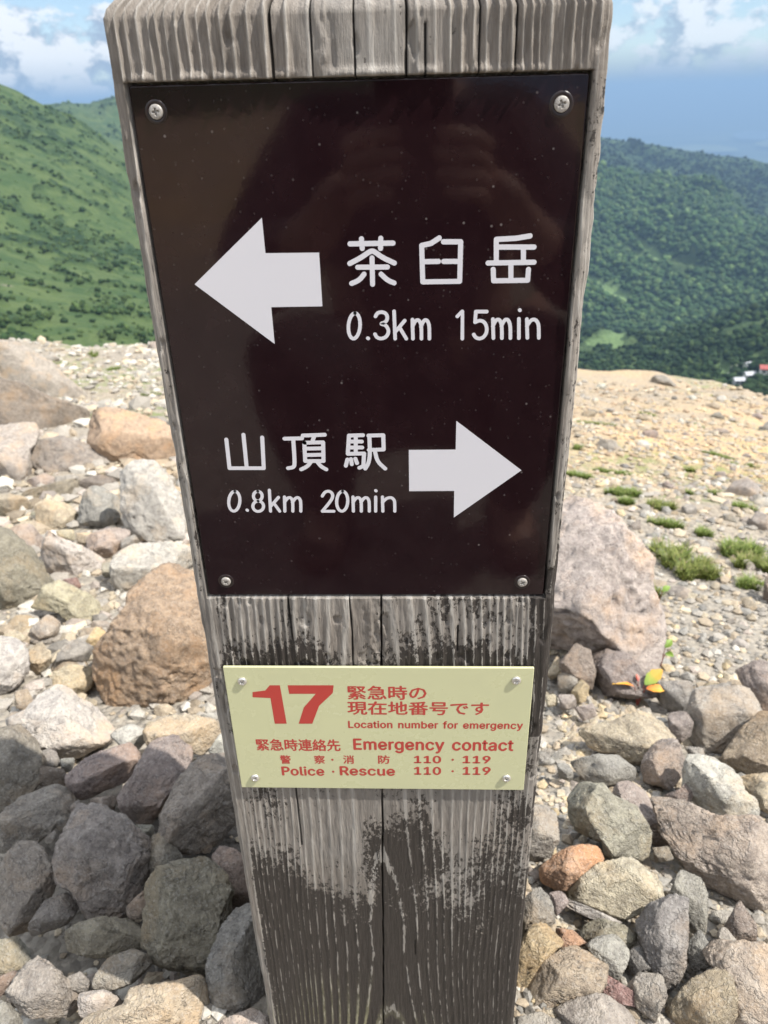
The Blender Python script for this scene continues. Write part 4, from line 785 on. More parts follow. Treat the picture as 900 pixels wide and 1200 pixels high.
c = m.mix(m.math('MULTIPLY', m.ramp(fin_n, [(0.62, 0.0), (0.72, 1.0)]), 0.35), c, (0.08, 0.075, 0.07))
h = m.math('ADD', m.math('MULTIPLY', fin_n, 0.35), m.math('MULTIPLY', mid_n, 0.9)); h = m.math('ADD', h, m.math('MULTIPLY', m.ramp(spd.outputs['Distance'], [(0.0, 0.0), (0.5, 0.3)]), 0.4))
h = m.math('SUBTRACT', h, m.math('MULTIPLY', m.ramp(m.math('ABSOLUTE', m.math('SUBTRACT', big_n, 0.5)), [(0.0, 1.0), (0.012, 0.0)]), 0.22))
MAT_ROCK = m.done(c, 0.88, m.bump(h, 0.9, 0.008), Specular_IOR_Level=0.3)

PAL = dict(cream=(.40, .345, .26), tan=(.315, .262, .195), grey=(.285, .265, .235), dark=(.26, .236, .205), purple=(.265, .228, .205), pink=(.345, .302, .268), blush=(.41, .37, .325), sand=(.36, .27, .185), pale=(.34, .305, .25),
           orange=(.42, .27, .185), white=(.42, .40, .36), olive=(.24, .218, .168), slate=(.225, .217, .20), rust=(.34, .25, .175), red=(.26, .175, .155), brown=(.22, .185, .155), yellow=(.43, .35, .225))
def rock_mesh(outline, T, seed, sub, facets=5, tilt=(0.3, 1.15)):
    """outline: (n,2) silhouette in metres; T: half thickness; local w axis looks at the viewer"""
    rs = np.random.default_rng(seed); V0, Fc = ico(sub); a, b, c = V0[:, 0], V0[:, 1], V0[:, 2]
    ang = np.linspace(-math.pi, math.pi, 361); P = outline; Q = np.roll(P, -1, 0); R = np.zeros(361)
    for i, t in enumerate(ang):
        d = np.array([math.cos(t), math.sin(t)]); e = Q - P
        den = d[0] * e[:, 1] - d[1] * e[:, 0]; den = np.where(np.abs(den) < 1e-9, 1e-9, den)
        s = (P[:, 0] * e[:, 1] - P[:, 1] * e[:, 0]) / den; u = (P[:, 0] * d[1] - P[:, 1] * d[0]) / den
        ok = (s > 0) & (u >= -1e-6) & (u <= 1 + 1e-6); R[i] = s[ok].max() if ok.any() else 0
    z = R == 0
    if z.any(): R[z] = np.interp(ang[z], ang[~z], R[~z])
    k = np.exp(-np.linspace(-2, 2, 7) ** 2); k /= k.sum(); R = np.convolve(np.concatenate([R[-4:-1], R, R[1:4]]), k, 'valid')
    rad = np.interp(np.arctan2(b, a), ang, R); s = np.hypot(a, b); Rm = R.mean()
    sp = s ** 0.5; n = np.maximum(s, 1e-6)
    X = np.stack([a / n * rad * sp, b / n * rad * sp, np.sign(c) * np.abs(c) ** 0.9 * T], -1)
    for q in range(facets):
        az = rs.uniform(0, 2 * math.pi); tl = rs.uniform(*tilt); nrm = np.array([math.cos(az) * math.sin(tl), math.sin(az) * math.sin(tl), math.cos(tl)])
        if q > 6: tl = rs.uniform(0.9, 1.5); nrm = np.array([math.cos(az) * math.sin(tl), math.sin(az) * math.sin(tl), math.cos(tl)])
        if q == 0: nrm = np.array([0.15 * rs.standard_normal(), 0.55 + 0.2 * rs.standard_normal(), 0.8]); nrm /= np.linalg.norm(nrm)
        pr = X @ nrm; off = pr.max() * rs.uniform(0.52, 0.80) if q <= 6 else pr.max() * rs.uniform(0.86, 0.96); ex = np.maximum(pr - off, 0); X = X - (ex * 0.97)[:, None] * nrm
    nd = X / np.maximum(np.linalg.norm(X, axis=1, keepdims=True), 1e-9); sd = float(rs.uniform(0, 80))
    f = X / Rm
    dsp = 0.030 * fbm(f * 1.6 + sd, 2, 1) + 0.034 * fbm(f * 5.5 + sd, 3, 7, 0.6)
    if sub >= 5: dsp = dsp + 0.026 * (1 - 2 * np.abs(fbm(f * 9 + sd, 3, 17, 0.6)))
    X = X + nd * (dsp * Rm)[:, None]
    for q in (0, 1):                                   # keep the silhouette's extent
        lo, hi = X[:, q].min(), X[:, q].max(); X[:, q] = P[:, q].min() + (X[:, q] - lo) * (P[:, q].max() - P[:, q].min()) / (hi - lo)
    return X, Fc
n_rock = [0]
def place_rock(px, col, label=None, group=None, thick=0.62, jit=0.10, sub=None, anchor=0.30, lift=0.0, facets=13, grow=1.0, pit=True):
    px = np.asarray(px, float); n_rock[0] += 1; px = px.mean(0) + (px - px.mean(0)) * grow; seed = n_rock[0] * 13 + 5
    cx = (px[:, 0].min() + px[:, 0].max()) / 2; y0, y1 = px[:, 1].min(), px[:, 1].max(); cy = (y0 + y1) / 2
    g = hit_ground(cx, y1 - anchor * (y1 - y0), pit=pit); Dp = (g - CAM) @ FWD * (1 - lift)
    ctr = CAM + dir_px(cx, cy) * Dp
    w = CAM - ctr; w /= np.linalg.norm(w); u = np.cross([0, 0, 1.0], w); u /= np.linalg.norm(u); v = np.cross(w, u)
    D = dir_px(px[:, 0], px[:, 1]); tt = ((ctr - CAM) @ w) / (D @ w); Pw = CAM + tt[:, None] * D - ctr
    ol = np.stack([Pw @ u, Pw @ v], -1); Rm = np.sqrt(np.abs(0.5 * np.sum(ol[:, 0] * np.roll(ol[:, 1], -1) - np.roll(ol[:, 0], -1) * ol[:, 1])) / math.pi)
    T = thick * min(Rm, 1.0 * (ol[:, 1].max() - ol[:, 1].min()))
    span = (y1 - y0)
    if sub is None: sub = 6 if span > 120 else (5 if span > 38 else 4)
    X, Fc = rock_mesh(ol, T, seed, sub, facets)
    X = X[:, 0:1] * u + X[:, 1:2] * v + X[:, 2:3] * w
    o = obj('rock', mesh_np('rock', X, Fc, True), MAT_ROCK, None, Vector(ctr))
    rs = np.random.default_rng(seed); cc = np.array(PAL[col]) * (1 + jit * rs.standard_normal()) * (1 + 0.015 * rs.standard_normal(3)); o.color = (*np.clip(cc, 0.03, 0.6), 1)
    if label: tag(o, label, 'rock', group or 'rocks lying around the post')
    return o
CR_ = {'a': (0, 380, 2.857), 'b': (0, 780, 2.8125), 'c': (600, 780, 2.857), 'd': (640, 420, 3.158)}
def P_(crop, s):
    ox, oy, k = CR_[crop]; a = np.array([float(t) for t in s.replace(',', ' ').split()]).reshape(-1, 2); return np.stack([ox + a[:, 0] / k, oy + a[:, 1] / k], -1)
ROCKS = [
 ('a', 'pink', 'wide flat pinkish grey boulder on the skyline at the far left edge', '-80,60 0,52 60,58 115,88 165,122 215,172 272,222 305,280 230,305 120,290 0,240 -80,220', .5),
 ('a', 'brown', 'big brown boulder with rusty right end below the skyline boulder', '-90,190 0,188 60,198 130,238 220,268 297,290 303,405 225,395 130,360 0,385 -90,330', .7),
 ('a', 'rust', 'broad rust orange boulder close left of the direction board', '295,288 400,288 480,318 570,350 640,420 640,500 560,520 480,490 420,470 370,475 300,410', .4),
 ('a', 'pink', 'pale pinkish angular rock at left edge under the brown boulder', '-60,350 40,338 122,333 136,370 102,430 106,500 72,562 30,582 -60,545', .7),
 ('a', 'purple', 'long grey slab of a rock lying on top of the left rubble', '95,432 110,394 200,374 280,398 335,432 385,478 372,512 280,522 200,514 118,492 100,465', .7),
 ('a', 'brown', 'dark brown rock wedged under the right end of the long grey slab', '265,530 330,504 392,525 400,578 350,585 285,562', .7),
 ('a', 'olive', 'thin tapering sliver of rock beneath the long grey slab', '63,578 100,553 200,525 258,513 270,532 258,562 180,587 90,600', .6),
 ('a', 'purple', 'small dark purple rock in the gap under the long grey slab', '92,522 150,498 188,520 170,550 100,558', .7),
 ('a', 'cream', 'rounded cream stone at the left edge of the rubble', '-35,580 20,573 66,580 108,615 100,648 60,668 0,660 -35,640', .8),
 ('a', 'cream', 'blocky cream stone under the thin sliver of rock', '112,612 150,588 220,598 264,630 266,672 230,693 150,692 124,662', .75),
 ('a', 'cream', 'little cream stone below the blocky cream stone', '188,692 245,685 247,722 200,726', .7),
 ('a', 'slate', 'upright grey violet rock left of the tall white slab', '278,572 300,545 342,543 402,588 408,622 386,672 332,698 270,692 260,660', .7),
 ('a', 'pink', 'pinkish stone below the upright grey violet rock', '296,705 366,680 432,690 428,732 382,784 320,775 288,748', .7),
 ('a', 'cream', 'small cream pebble left of the pinkish stone', '252,700 306,698 292,742 260,737', .7),
 ('a', 'white', 'tall whitish slab leaning beside the left edge of the post', '398,490 450,453 520,448 562,498 602,558 622,640 632,735 540,738 460,718 408,672 402,600', .55),
 ('a', 'grey', 'small grey stone at the foot of the tall whitish slab', '408,715 450,703 470,730 430,758 402,752', .7),
 ('a', 'white', 'pale wedge shaped rock in the middle of the left rubble', '138,722 162,693 186,713 270,753 348,790 338,832 232,853 158,832 138,782', .7),
 ('a', 'grey', 'small grey stone right of the pale wedge rock', '343,800 382,798 384,842 345,848', .7),
 ('a', 'olive', 'large mossy brown boulder cut by the left edge of the picture', '-70,670 30,680 112,760 178,857 112,922 50,962 0,990 -70,960', .8),
 ('a', 'pink', 'flat pink rock resting against the mossy brown boulder', '28,680 100,668 147,720 132,762 90,752', .6),
 ('a', 'white', 'off white sloping slab behind the big tan boulder', '375,785 450,738 560,733 650,743 660,800 540,835 440,895 420,915 380,880', .6),
 ('a', 'cream', 'lumpy cream rock above the small gravel at left', '108,950 150,878 200,858 332,928 338,982 300,1008 240,1014 200,965', .7),
 ('a', 'red', 'small reddish stone on top of the lumpy cream rock', '208,856 262,849 272,882 230,888', .6),
 ('a', 'pink', 'small pale stone below the lumpy cream rock', '98,1022 160,973 202,1000 192,1042 120,1054', .7),
 ('a', 'yellow', 'little yellowish stone beside the big tan boulder', '288,1060 320,1013 352,1028 352,1062 310,1084', .7),
 ('a', 'white', 'whitish grey boulder at left edge above the dark rocks', '-50,1055 50,1057 97,1110 97,1172 40,1225 -50,1250', .7),
 ('a', 'cream', 'pale stone right of the whitish grey boulder', '98,1087 140,1063 172,1110 162,1152 120,1174 93,1132', .7),
 ('a', 'cream', 'oval cream stone left of the big tan boulder', '168,1162 230,1138 312,1150 318,1197 290,1233 250,1243 178,1212', .7),
 ('a', 'cream', 'small flat cream stone over the whitish grey boulder', '8,1040 60,1028 93,1050 50,1074', .6),
 ('a', 'grey', 'grey stone between the oval cream stone and the gravel', '195,1102 250,1058 312,1080 302,1122 250,1148 188,1142', .7),
 ('x', 'sand', 'biggest tan boulder with pitted face right against the left of the post', '111,790 117,765 139,733 150,716 154,690 190,668 222,656 250,660 262,800 262,830 240,834 210,837 185,844 150,848 118,830', .8),
 ('b', 'white', 'whitish rock half in the shadow of the post', '22,182 100,150 140,80 180,66 232,80 258,105 322,140 372,200 367,250 240,308 140,284 70,217', .75),
 ('b', 'cream', 'small cream pebble at the top of the whitish rock', '48,87 90,78 107,110 86,148 53,138', .7),
 ('b', 'white', 'small white stone between whitish rock and pale flat stone', '366,232 430,193 477,213 478,252 452,283 398,257', .7),
 ('b', 'cream', 'pale flat sunlit stone just under the biggest tan boulder', '482,215 530,173 620,163 722,188 728,252 662,293 560,274 482,262', .65),
 ('b', 'white', 'small white stone touching the post under the tan boulder', '662,162 715,153 735,185 668,184', .6),
 ('b', 'white', 'pale rock tucked against the left edge of the post beside the plate', '690,285 730,225 770,230 780,300', .6),
 ('b', 'dark', 'large rounded dark grey rock at left edge in the post shadow', '-60,215 10,203 72,198 122,245 137,292 132,382 92,432 0,492 -60,470', .8),
 ('b', 'dark', 'small dark stone right of the rounded dark grey rock', '138,282 187,295 203,330 162,348 137,322', .7),
 ('b', 'brown', 'brown flat stone right of the rounded dark grey rock', '132,332 202,345 230,388 182,398 133,394', .6),
 ('b', 'purple', 'wedge shaped purplish grey rock with a hollow on its top', '217,362 290,298 422,252 458,290 444,352 402,388 302,433 270,444 222,402', .7),
 ('b', 'purple', 'elongated purplish rock standing on end with tiny pits', '440,358 480,268 520,243 572,230 628,268 628,317 583,382 533,453 492,523 450,528 400,483 386,430', .75),
 ('b', 'purple', 'large purple rock leaning on the left edge of the post', '770,285 650,308 590,378 530,498 523,582 535,628 640,613 720,603 790,525 790,400', .8),
 ('b', 'dark', 'long grey rock at left edge below the rounded dark grey rock', '-60,540 0,498 80,428 180,393 237,408 253,440 203,492 162,548 102,598 0,604 -60,590', .75),
 ('b', 'dark', 'small dark stone at the right end of the long grey rock', '178,527 210,488 228,515 202,548', .7),
 ('b', 'dark', 'tiny grey stone under the right end of the long grey rock', '146,572 180,543 193,570 160,588', .7),
 ('b', 'dark', 'small dark stone above the big central grey rock', '222,470 260,443 273,475 240,503', .7),
 ('b', 'dark', 'big speckled central grey rock in the post shadow', '172,650 193,590 238,520 250,462 300,456 380,488 432,538 503,598 508,652 493,742 423,823 320,848 268,803 238,742 188,722', .7),
 ('b', 'dark', 'upright bluish grey rock left of the big central grey rock', '0,700 5,638 50,588 120,598 167,650 178,720 142,802 92,873 30,883 -2,842', .7),
 ('b', 'olive', 'big olive brown rock in the post shadow left of the post foot', '463,918 468,832 500,688 560,653 680,628 737,658 768,750 763,842 723,1003 640,1008 560,1003 508,963', .7),
 ('b', 'olive', 'flat olive tinged stone below the big central grey rock', '212,892 240,858 330,838 462,833 473,870 458,933 340,958 228,938', .65),
 ('b', 'dark', 'dark wedge between the upright bluish rock and the flat olive stone', '102,887 160,768 230,763 265,800 222,853 110,893', .65),
 ('b', 'dark', 'dark pointed rock below the flat olive stone', '302,1042 350,968 430,938 492,958 501,987 442,1043 360,1073 308,1063', .7),
 ('b', 'dark', 'blackish rock at the left edge near the bottom', '-40,922 50,903 103,950 93,988 20,1024 -40,1030', .7),
 ('b', 'pink', 'pale pinkish sunlit rock near the bottom left corner', '22,1062 60,998 120,963 162,988 202,1028 273,1073 273,1122 222,1158 100,1154 28,1112', .75),
 ('b', 'grey', 'grey stone right behind the pale pinkish sunlit rock', '218,1030 270,1008 298,1040 293,1078 240,1064', .7),
 ('b', 'cream', 'big creamy sunlit rock at the bottom left of the post', '255,1230 262,1175 300,1138 420,1108 440,1058 560,1038 652,1013 688,1060 693,1240', .7),
 ('b', 'white', 'pale flat stone left of the big creamy sunlit rock', '272,1077 340,1078 403,1110 372,1140 268,1165', .6),
 ('b', 'slate', 'dark slab with a pale lower edge touching the post foot', '686,1002 740,870 782,798 837,798 880,1000 885,1120 800,1134 688,1122', .5),
 ('b', 'brown', 'brown grey rock between olive rock and post', '698,627 740,593 802,640 835,700 838,772 775,804 748,702', .7),
 ('b', 'pink', 'pinkish stone at the bottom beside the post foot', '735,1165 830,1128 890,1160 890,1240 715,1230', .7),
 ('b', 'dark', 'dark stone deep between the purple rock and the olive rock', '485,570 520,555 600,630 600,670 540,690 500,690', .6),
 ('b', 'grey', 'grey stone at the very bottom left corner', '-40,1105 30,1118 73,1168 60,1230 -40,1240', .7),
 ('b', 'brown', 'small brown stone under the wedge shaped purplish rock', '296,442 380,428 383,472 308,468', .6),
 ('b', 'dark', 'small dark stone under the elongated purplish rock', '443,528 505,528 505,563 450,565', .6),
 ('b', 'slate', 'tiny slate stone above the wedge shaped purplish rock', '200,308 243,303 238,348 205,353', .6),
 ('b', 'brown', 'brown stone between the central grey rock and olive rock', '415,805 485,738 478,830 430,838', .6),
 ('b', 'purple', 'purple brown stone at left edge above the bottom corner', '-40,1040 10,1020 50,1005 60,1020 20,1080 -40,1100', .6),
 # right of the post
 ('c', 'cream', 'smooth pale wedge rock below the plant with orange leaves', '228,217 330,193 420,158 512,173 548,230 503,268 443,303 412,338 370,318 340,293 270,292 238,242', .65),
 ('c', 'purple', 'small dark rock right of the smooth pale wedge rock', '523,167 570,153 608,190 598,237 550,268 528,212', .7),
 ('c', 'pink', 'blocky pinkish grey rock below the smooth pale wedge rock', '433,337 440,298 480,248 547,248 578,330 563,373 522,413 438,388', .7),
 ('c', 'slate', 'flat slate blue rock left of the blocky pinkish grey rock', '200,325 290,298 342,298 413,360 403,388 310,398 250,388', .6),
 ('c', 'pale', 'bent peanut shaped grey rock casting a shadow to its left', '178,502 198,388 230,376 302,398 342,448 412,478 458,560 458,632 390,673 308,613 306,582 218,552', .75),
 ('c', 'pink', 'rough pink rock leaning on the peanut shaped grey rock', '338,435 400,398 452,408 493,480 563,580 532,608 470,603 452,560 418,490', .6),
 ('c', 'orange', 'orange rounded stone lying close to the right of the post', '92,692 150,638 200,608 270,603 308,630 293,682 232,753 160,753 108,727', .75),
 ('c', 'grey', 'grey rock touching the right edge of the post above the orange stone', '40,480 100,468 148,500 158,572 132,623 40,650', .7),
 ('c', 'cream', 'wide flat cream slab below the peanut shaped grey rock', '187,782 310,678 430,653 503,720 503,792 432,833 370,858 258,803', .5),
 ('c', 'white', 'pale strip of slab along the lower left of the flat cream slab', '176,812 198,783 300,833 373,862 300,862', .5),
 ('c', 'pale', 'largest flat grey slab at the right edge', '470,440 560,455 690,520 870,525 930,600 930,760 780,805 650,745 560,640 500,540', .4),
 ('c', 'white', 'narrow whitish slab against the left of the largest flat slab', '536,622 590,568 642,640 684,690 652,708 558,663', .5),
 ('c', 'white', 'long whitish block lying across the right rubble', '567,372 600,308 670,308 753,378 768,430 803,450 828,530 792,568 700,513 640,483 578,423', .65),
 ('c', 'grey', 'big angular grey rock with a dark left face', '578,152 610,73 700,57 790,78 838,160 772,243 690,318 638,283 588,232', .7),
 ('c', 'tan', 'big tan grey boulder cut by the right edge', '697,312 760,228 822,168 900,168 940,300 900,392 770,373', .7),
 ('c', 'cream', 'pale lower boulder at the right edge under the tan grey boulder', '752,382 857,368 930,380 930,480 857,495 800,453 762,412', .6),
 ('c', 'slate', 'dark flat rock behind the plant with orange leaves', '465,62 600,55 605,130 572,153 530,150 488,122', .6),
 ('c', 'purple', 'dark purple rock at the right edge higher up', '752,20 840,-15 900,0 930,100 900,170 857,168 798,92', .7),
 ('c', 'brown', 'small crescent shaped brown stone under the pinkish grey rock', '512,432 560,418 600,376 615,420 583,478', .6),
 ('c', 'slate', 'small slate stone lying on the largest flat slab', '687,532 720,513 748,545 730,563', .6),
 ('c', 'grey', 'small grey stone left of the long whitish block', '582,272 640,278 645,306 600,308', .6),
 ('c', 'slate', 'tall ribbed blue grey rock near the bottom right', '417,842 460,788 540,763 593,788 588,902 583,1002 522,1104 487,1052 447,932', .7),
 ('c', 'grey', 'thin upright grey slab behind the tall ribbed rock', '512,752 540,688 602,698 638,780 648,892 600,893 588,792', .5),
 ('c', 'slate', 'blue grey stone right of the tall ribbed rock', '588,932 630,888 673,960 683,1002 610,1024 588,992', .7),
 ('c', 'slate', 'small smooth grey stone left of the tall ribbed rock', '392,962 440,938 478,1040 420,1048 392,1012', .7),
 ('c', 'dark', 'dark blue grey stone at the bottom between pale rocks', '387,1077 430,1038 502,1038 518,1112 482,1194 430,1153', .7),
 ('c', 'tan', 'big tan pinkish rock at the bottom right', '517,1142 600,1048 690,1008 738,1060 735,1230 540,1230', .75),
 ('c', 'pale', 'broad grey slab filling the bottom right corner', '658,918 857,938 940,1000 940,1240 740,1240 738,1060 682,992', .4),
 ('c', 'brown', 'small upright brown stone above the broad corner slab', '712,872 760,788 813,870 813,932 740,928', .6),
 ('c', 'yellow', 'yellowish block touching the right edge of the post foot', '0,1062 13,958 60,898 120,868 168,905 168,952 92,1013 20,1110', .7),
 ('c', 'tan', 'large tan rock with fine cracks right of the post foot', '43,1082 100,1008 210,938 312,978 323,1030 272,1103 180,1143 58,1163', .7),
 ('c', 'white', 'whitish pink rock right of the large tan cracked rock', '248,942 310,898 362,908 393,970 383,1012 352,1058 298,1003', .7),
 ('c', 'red', 'dull red stone between pale rocks at the bottom', '280,1092 320,1038 393,1088 433,1143 340,1124', .6),
 ('c', 'pink', 'pinkish grey rock at the bottom centre right', '125,1200 132,1170 200,1108 300,1098 402,1148 445,1210 400,1240 150,1240', .7),
 ('c', 'grey', 'grey flat stone at the bottom next to the post', '10,1180 90,1158 165,1195 165,1235 10,1235', .6),
 ('c', 'slate', 'grey oval stone against the post below the orange stone', '37,792 90,743 132,790 143,862 90,883 37,914', .6),
 ('c', 'purple', 'small dark stone right under the orange stone', '122,772 165,757 188,800 150,838 127,812', .6),
 ('c', 'orange', 'orange tan stone above the large tan cracked rock', '148,882 210,888 253,935 170,948', .6),
 ('c', 'olive', 'olive grey stone above the whitish pink rock', '232,872 300,848 373,868 418,902 372,953 330,903 248,922', .6),
 ('c', 'yellow', 'yellow pebble up near the plate beside the boulder', '198,92 230,48 258,75 248,118 210,123', .7),
 ('c', 'cream', 'cream pebble right of the post near the plate top', '108,100 152,98 152,133 118,138', .7),
 ('c', 'pink', 'pinkish pebble left of the yellow pebble', '155,98 202,98 213,142 163,148', .7),
 ('c', 'pink', 'larger pinkish pebble at the foot of the leaning boulder', '155,30 215,15 222,72 168,95', .7),
 ('c', 'pink', 'flat grey pebble below the yellow pebble', '210,142 270,128 284,167 238,184', .6),
 ('c', 'cream', 'upper pale pebble between the post and the boulder', '118,20 150,-30 170,-5 158,25 130,45', .7),
 ('c', 'grey', 'grey pebble beside the post below the plate corner', '86,292 125,278 128,333 92,335', .7),
 ('c', 'slate', 'slate pebble left of the flat slate blue rock', '150,335 190,330 205,372 160,378', .6),
 ('c', 'grey', 'small rough stone above the broad corner slab', '690,885 720,880 755,925 700,935', .6),
 ('c', 'dark', 'dark stone between the peanut rock and the flat slab', '470,610 520,605 540,650 480,655', .5),
 # further up on the right
 ('d', 'blush', 'huge leaning pinkish boulder behind the right edge of the post', '-120,1100 -120,700 0,560 80,492 150,518 242,578 304,658 394,758 394,872 434,950 456,1022 420,1110 390,1210 200,1140 110,1090 0,1110', .62),
 ('d', 'brown', 'dark split stone at the foot of the huge leaning boulder', '46,1122 110,1052 162,1078 188,1160 172,1225 60,1215', .7),
 ('d', 'purple', 'broad brown grey rock in front of the huge leaning boulder', '160,1075 240,1075 310,1095 390,1190 420,1250 200,1250', .6),
 ('d', 'dark', 'dark rock standing on the crest against the green slope', '385,100 400,63 440,63 480,100 440,108', .7),
 ('d', 'grey', 'pale grey rock left on the sandy slope', '180,340 208,298 252,303 275,342 230,350', .7),
 ('d', 'grey', 'largest grey rock standing on the sandy slope', '650,515 700,458 742,443 800,490 795,530 720,532', .7),
 ('d', 'purple', 'purplish rock at the right edge of the sandy slope', '750,615 780,568 840,590 840,660 790,655', .7),
 ('d', 'dark', 'small dark rock on the upper sandy slope', '606,216 640,198 660,222 630,232', .6),
 ('d', 'purple', 'dark rounded rock mid way up the sandy slope', '422,472 450,452 480,480 440,492', .7),
 ('d', 'dark', 'small black faced stone above the bright grass clump', '496,692 530,668 545,704 510,712', .6),
 ('d', 'dark', 'dark stone right of the upper edge of the leaning boulder', '300,625 350,598 348,640 310,645', .6),
 ('d', 'brown', 'dark brown rock poking in at the right edge above the angular rocks', '795,935 808,830 850,790 870,900 860,960', .7),
 ('d', 'cream', 'pale stone leaning at the lower right of the bright grass clump', '720,890 750,885 790,935 745,945', .6),
 ('d', 'cream', 'flat pale stone under the bright grass clump', '455,870 500,858 560,875 540,898 470,895', .5),
 ('d', 'grey', 'grey flat shard above the gravel right of the leaning boulder', '405,925 440,915 465,960 440,965', .5),
 ('d', 'grey', 'small grey rock behind the largest sandy slope rock', '640,590 690,575 705,610 650,612', .6),
 ('d', 'pink', 'small pinkish rock left of the purplish edge rock', '715,592 752,585 758,615 720,618', .6),
 ('d', 'grey', 'grey rock low on the sandy slope near the moss patch', '500,555 545,540 555,580 510,590', .6),
 ('d', 'white', 'whitish stone right of the bright grass clump', '720,755 750,745 780,785 740,795', .6),
]
CR_['x'] = (0, 0, 1.0)
for crop, col, lab, pts, th in ROCKS:
    pp = P_(crop, pts); big = 'huge' in lab or 'tall whitish' in lab
    place_rock(pp, col, lab, thick=th * 1.1, anchor=0.12 if big else 0.30, grow=1.0 if big else 1.05, pit=False, facets=6 if big else 13)

# ---------------------------------------------------------------- smaller loose stones, gravel, grass
def hits(px, py, rmin=0.35, rmax=16.0, n=260):
    a, t = az_tan(px, py); r = np.exp(np.linspace(math.log(rmin), math.log(rmax), n)); res = np.full(len(px), np.nan)
    for k in range(0, len(px), 1500):
        aa = a[k:k + 1500, None]; tt = t[k:k + 1500, None]; X = CAM[0] + r * np.sin(aa); Y = CAM[1] + r * np.cos(aa)
        gz = ground_z(X, Y, False); b = (CAM[2] - r * tt) < gz; i = np.argmax(b, 1); ok = b.any(1)
        res[k:k + 1500] = np.where(ok, r[i], np.nan)
    X = CAM[0] + res * np.sin(a); Y = CAM[1] + res * np.cos(a)
    return X, Y, res
def in_post(X, Y, mrg=0.01): return (np.abs(X) < HWD + mrg) & (Y > -mrg) & (Y < DEP + mrg)
srng = np.random.default_rng(42)
ZONES = [
 (40, (655, 900), (452, 575), (7, 19), ['grey', 'cream', 'white', 'tan', 'slate', 'purple'], 'small loose stone scattered over the sandy slope right of the post', 'stones scattered over the sandy slope'),
 (24, (690, 900), (575, 760), (10, 24), ['grey', 'cream', 'white', 'tan', 'slate', 'pink'], 'small loose stone in the gravel between sandy slope and angular rocks', 'stones in the gravel below the sandy slope'),
 (20, (0, 195), (408, 470), (8, 20), ['white', 'cream', 'grey', 'white', 'pink'], 'small pale stone on the rubble slope behind the left boulders', 'stones on the far left rubble slope'),
 (42, (0, 250), (520, 850), (18, 44), ['cream', 'grey', 'white', 'tan', 'pink'], 'small stone filling a gap in the sunlit rubble left of the post', 'gap stones left of the post'),
 (36, (610, 900), (790, 1190), (16, 40), ['cream', 'grey', 'white', 'tan', 'slate'], 'small stone filling a gap between the rocks right of the post', 'gap stones right of the post'),
]
for n, xr, yr, sr, cols, lab, grp in ZONES:
    for _ in range(n):
        cx, cy = srng.uniform(*xr), srng.uniform(*yr); sz = srng.uniform(*sr) * (srng.uniform(0.6, 1.15)); asp = srng.uniform(0.5, 0.85); k = srng.integers(6, 9)
        th = np.sort(srng.uniform(0, 2 * math.pi, k)); th = np.linspace(0, 2 * math.pi, k, endpoint=False) + srng.uniform(-.3, .3, k)
        rr = sz * srng.uniform(0.75, 1.15, k) / 2 * 1.2
        o = place_rock(np.stack([cx + rr * np.cos(th), cy + rr * asp * np.sin(th)], -1), cols[srng.integers(len(cols))], lab, grp, 0.65, 0.12, 3, 0.35)

m = NT('loose_gravel'); oc = m.obj
gc = m.attr('tint', 'Color'); n1_ = m.noise(oc, 260, 4, 0.7)
c = m.mix(m.ramp(n1_, [(0.3, 0.0), (0.7, 1.0)]), m.mix(1.0, gc, (0.62, 0.6, 0.58), 'MULTIPLY'), m.mix(1.0, gc, (1.15, 1.13, 1.1), 'MULTIPLY'))
MAT_GRAVEL = m.done(c, 0.9, m.bump(n1_, 0.5, 0.003))
def gravel(n, xr, yr, sr, pal, w, sub=1):
    px = srng.uniform(*xr, n); py = srng.uniform(*yr, n); X, Y, r = hits(px, py); pile = (px < 300) & (py > 842 + 0.06 * (px - 60)) & (py < 1150) & (srng.random(n) < 0.9); ok = ~np.isnan(r) & ~in_post(X, Y, 0.004) & ~pile; X, Y, r, py_ = X[ok], Y[ok], r[ok], py[ok]
    N = len(X); Z = ground_z(X, Y); dist = np.hypot(r, Z - CAM[2])
    u = srng.random(N); s = sr[0] * (sr[1] / sr[0]) ** (u ** 2.2) / F_PX * dist * 0.5
    V0, F0 = ico(sub); nv = len(V0)
    sc = np.stack([srng.uniform(.8, 1.3, N), srng.uniform(.7, 1.1, N), srng.uniform(.45, .8, N)], -1) * s[:, None]
    J = 1 + 0.22 * srng.standard_normal((N, nv))
    a = srng.uniform(0, 6.283, N); P = V0[None] * J[..., None] * sc[:, None]
    x = P[..., 0] * np.cos(a)[:, None] - P[..., 1] * np.sin(a)[:, None]; y = P[..., 0] * np.sin(a)[:, None] + P[..., 1] * np.cos(a)[:, None]
    V = np.stack([x + X[:, None], y + Y[:, None], P[..., 2] + (Z + s * 0.22)[:, None]], -1).reshape(-1, 3)
    Fg = (F0[None] + (np.arange(N) * nv)[:, None, None]).reshape(-1, 3)
    pc = np.array([PAL[k] for k in pal]); ci = srng.choice(len(pal), N, p=np.array(w) / sum(w)); cc = pc[ci] * (1 + 0.16 * srng.standard_normal((N, 1)))
    return V, Fg, np.repeat(np.clip(cc, 0.04, 0.6), nv, 0)
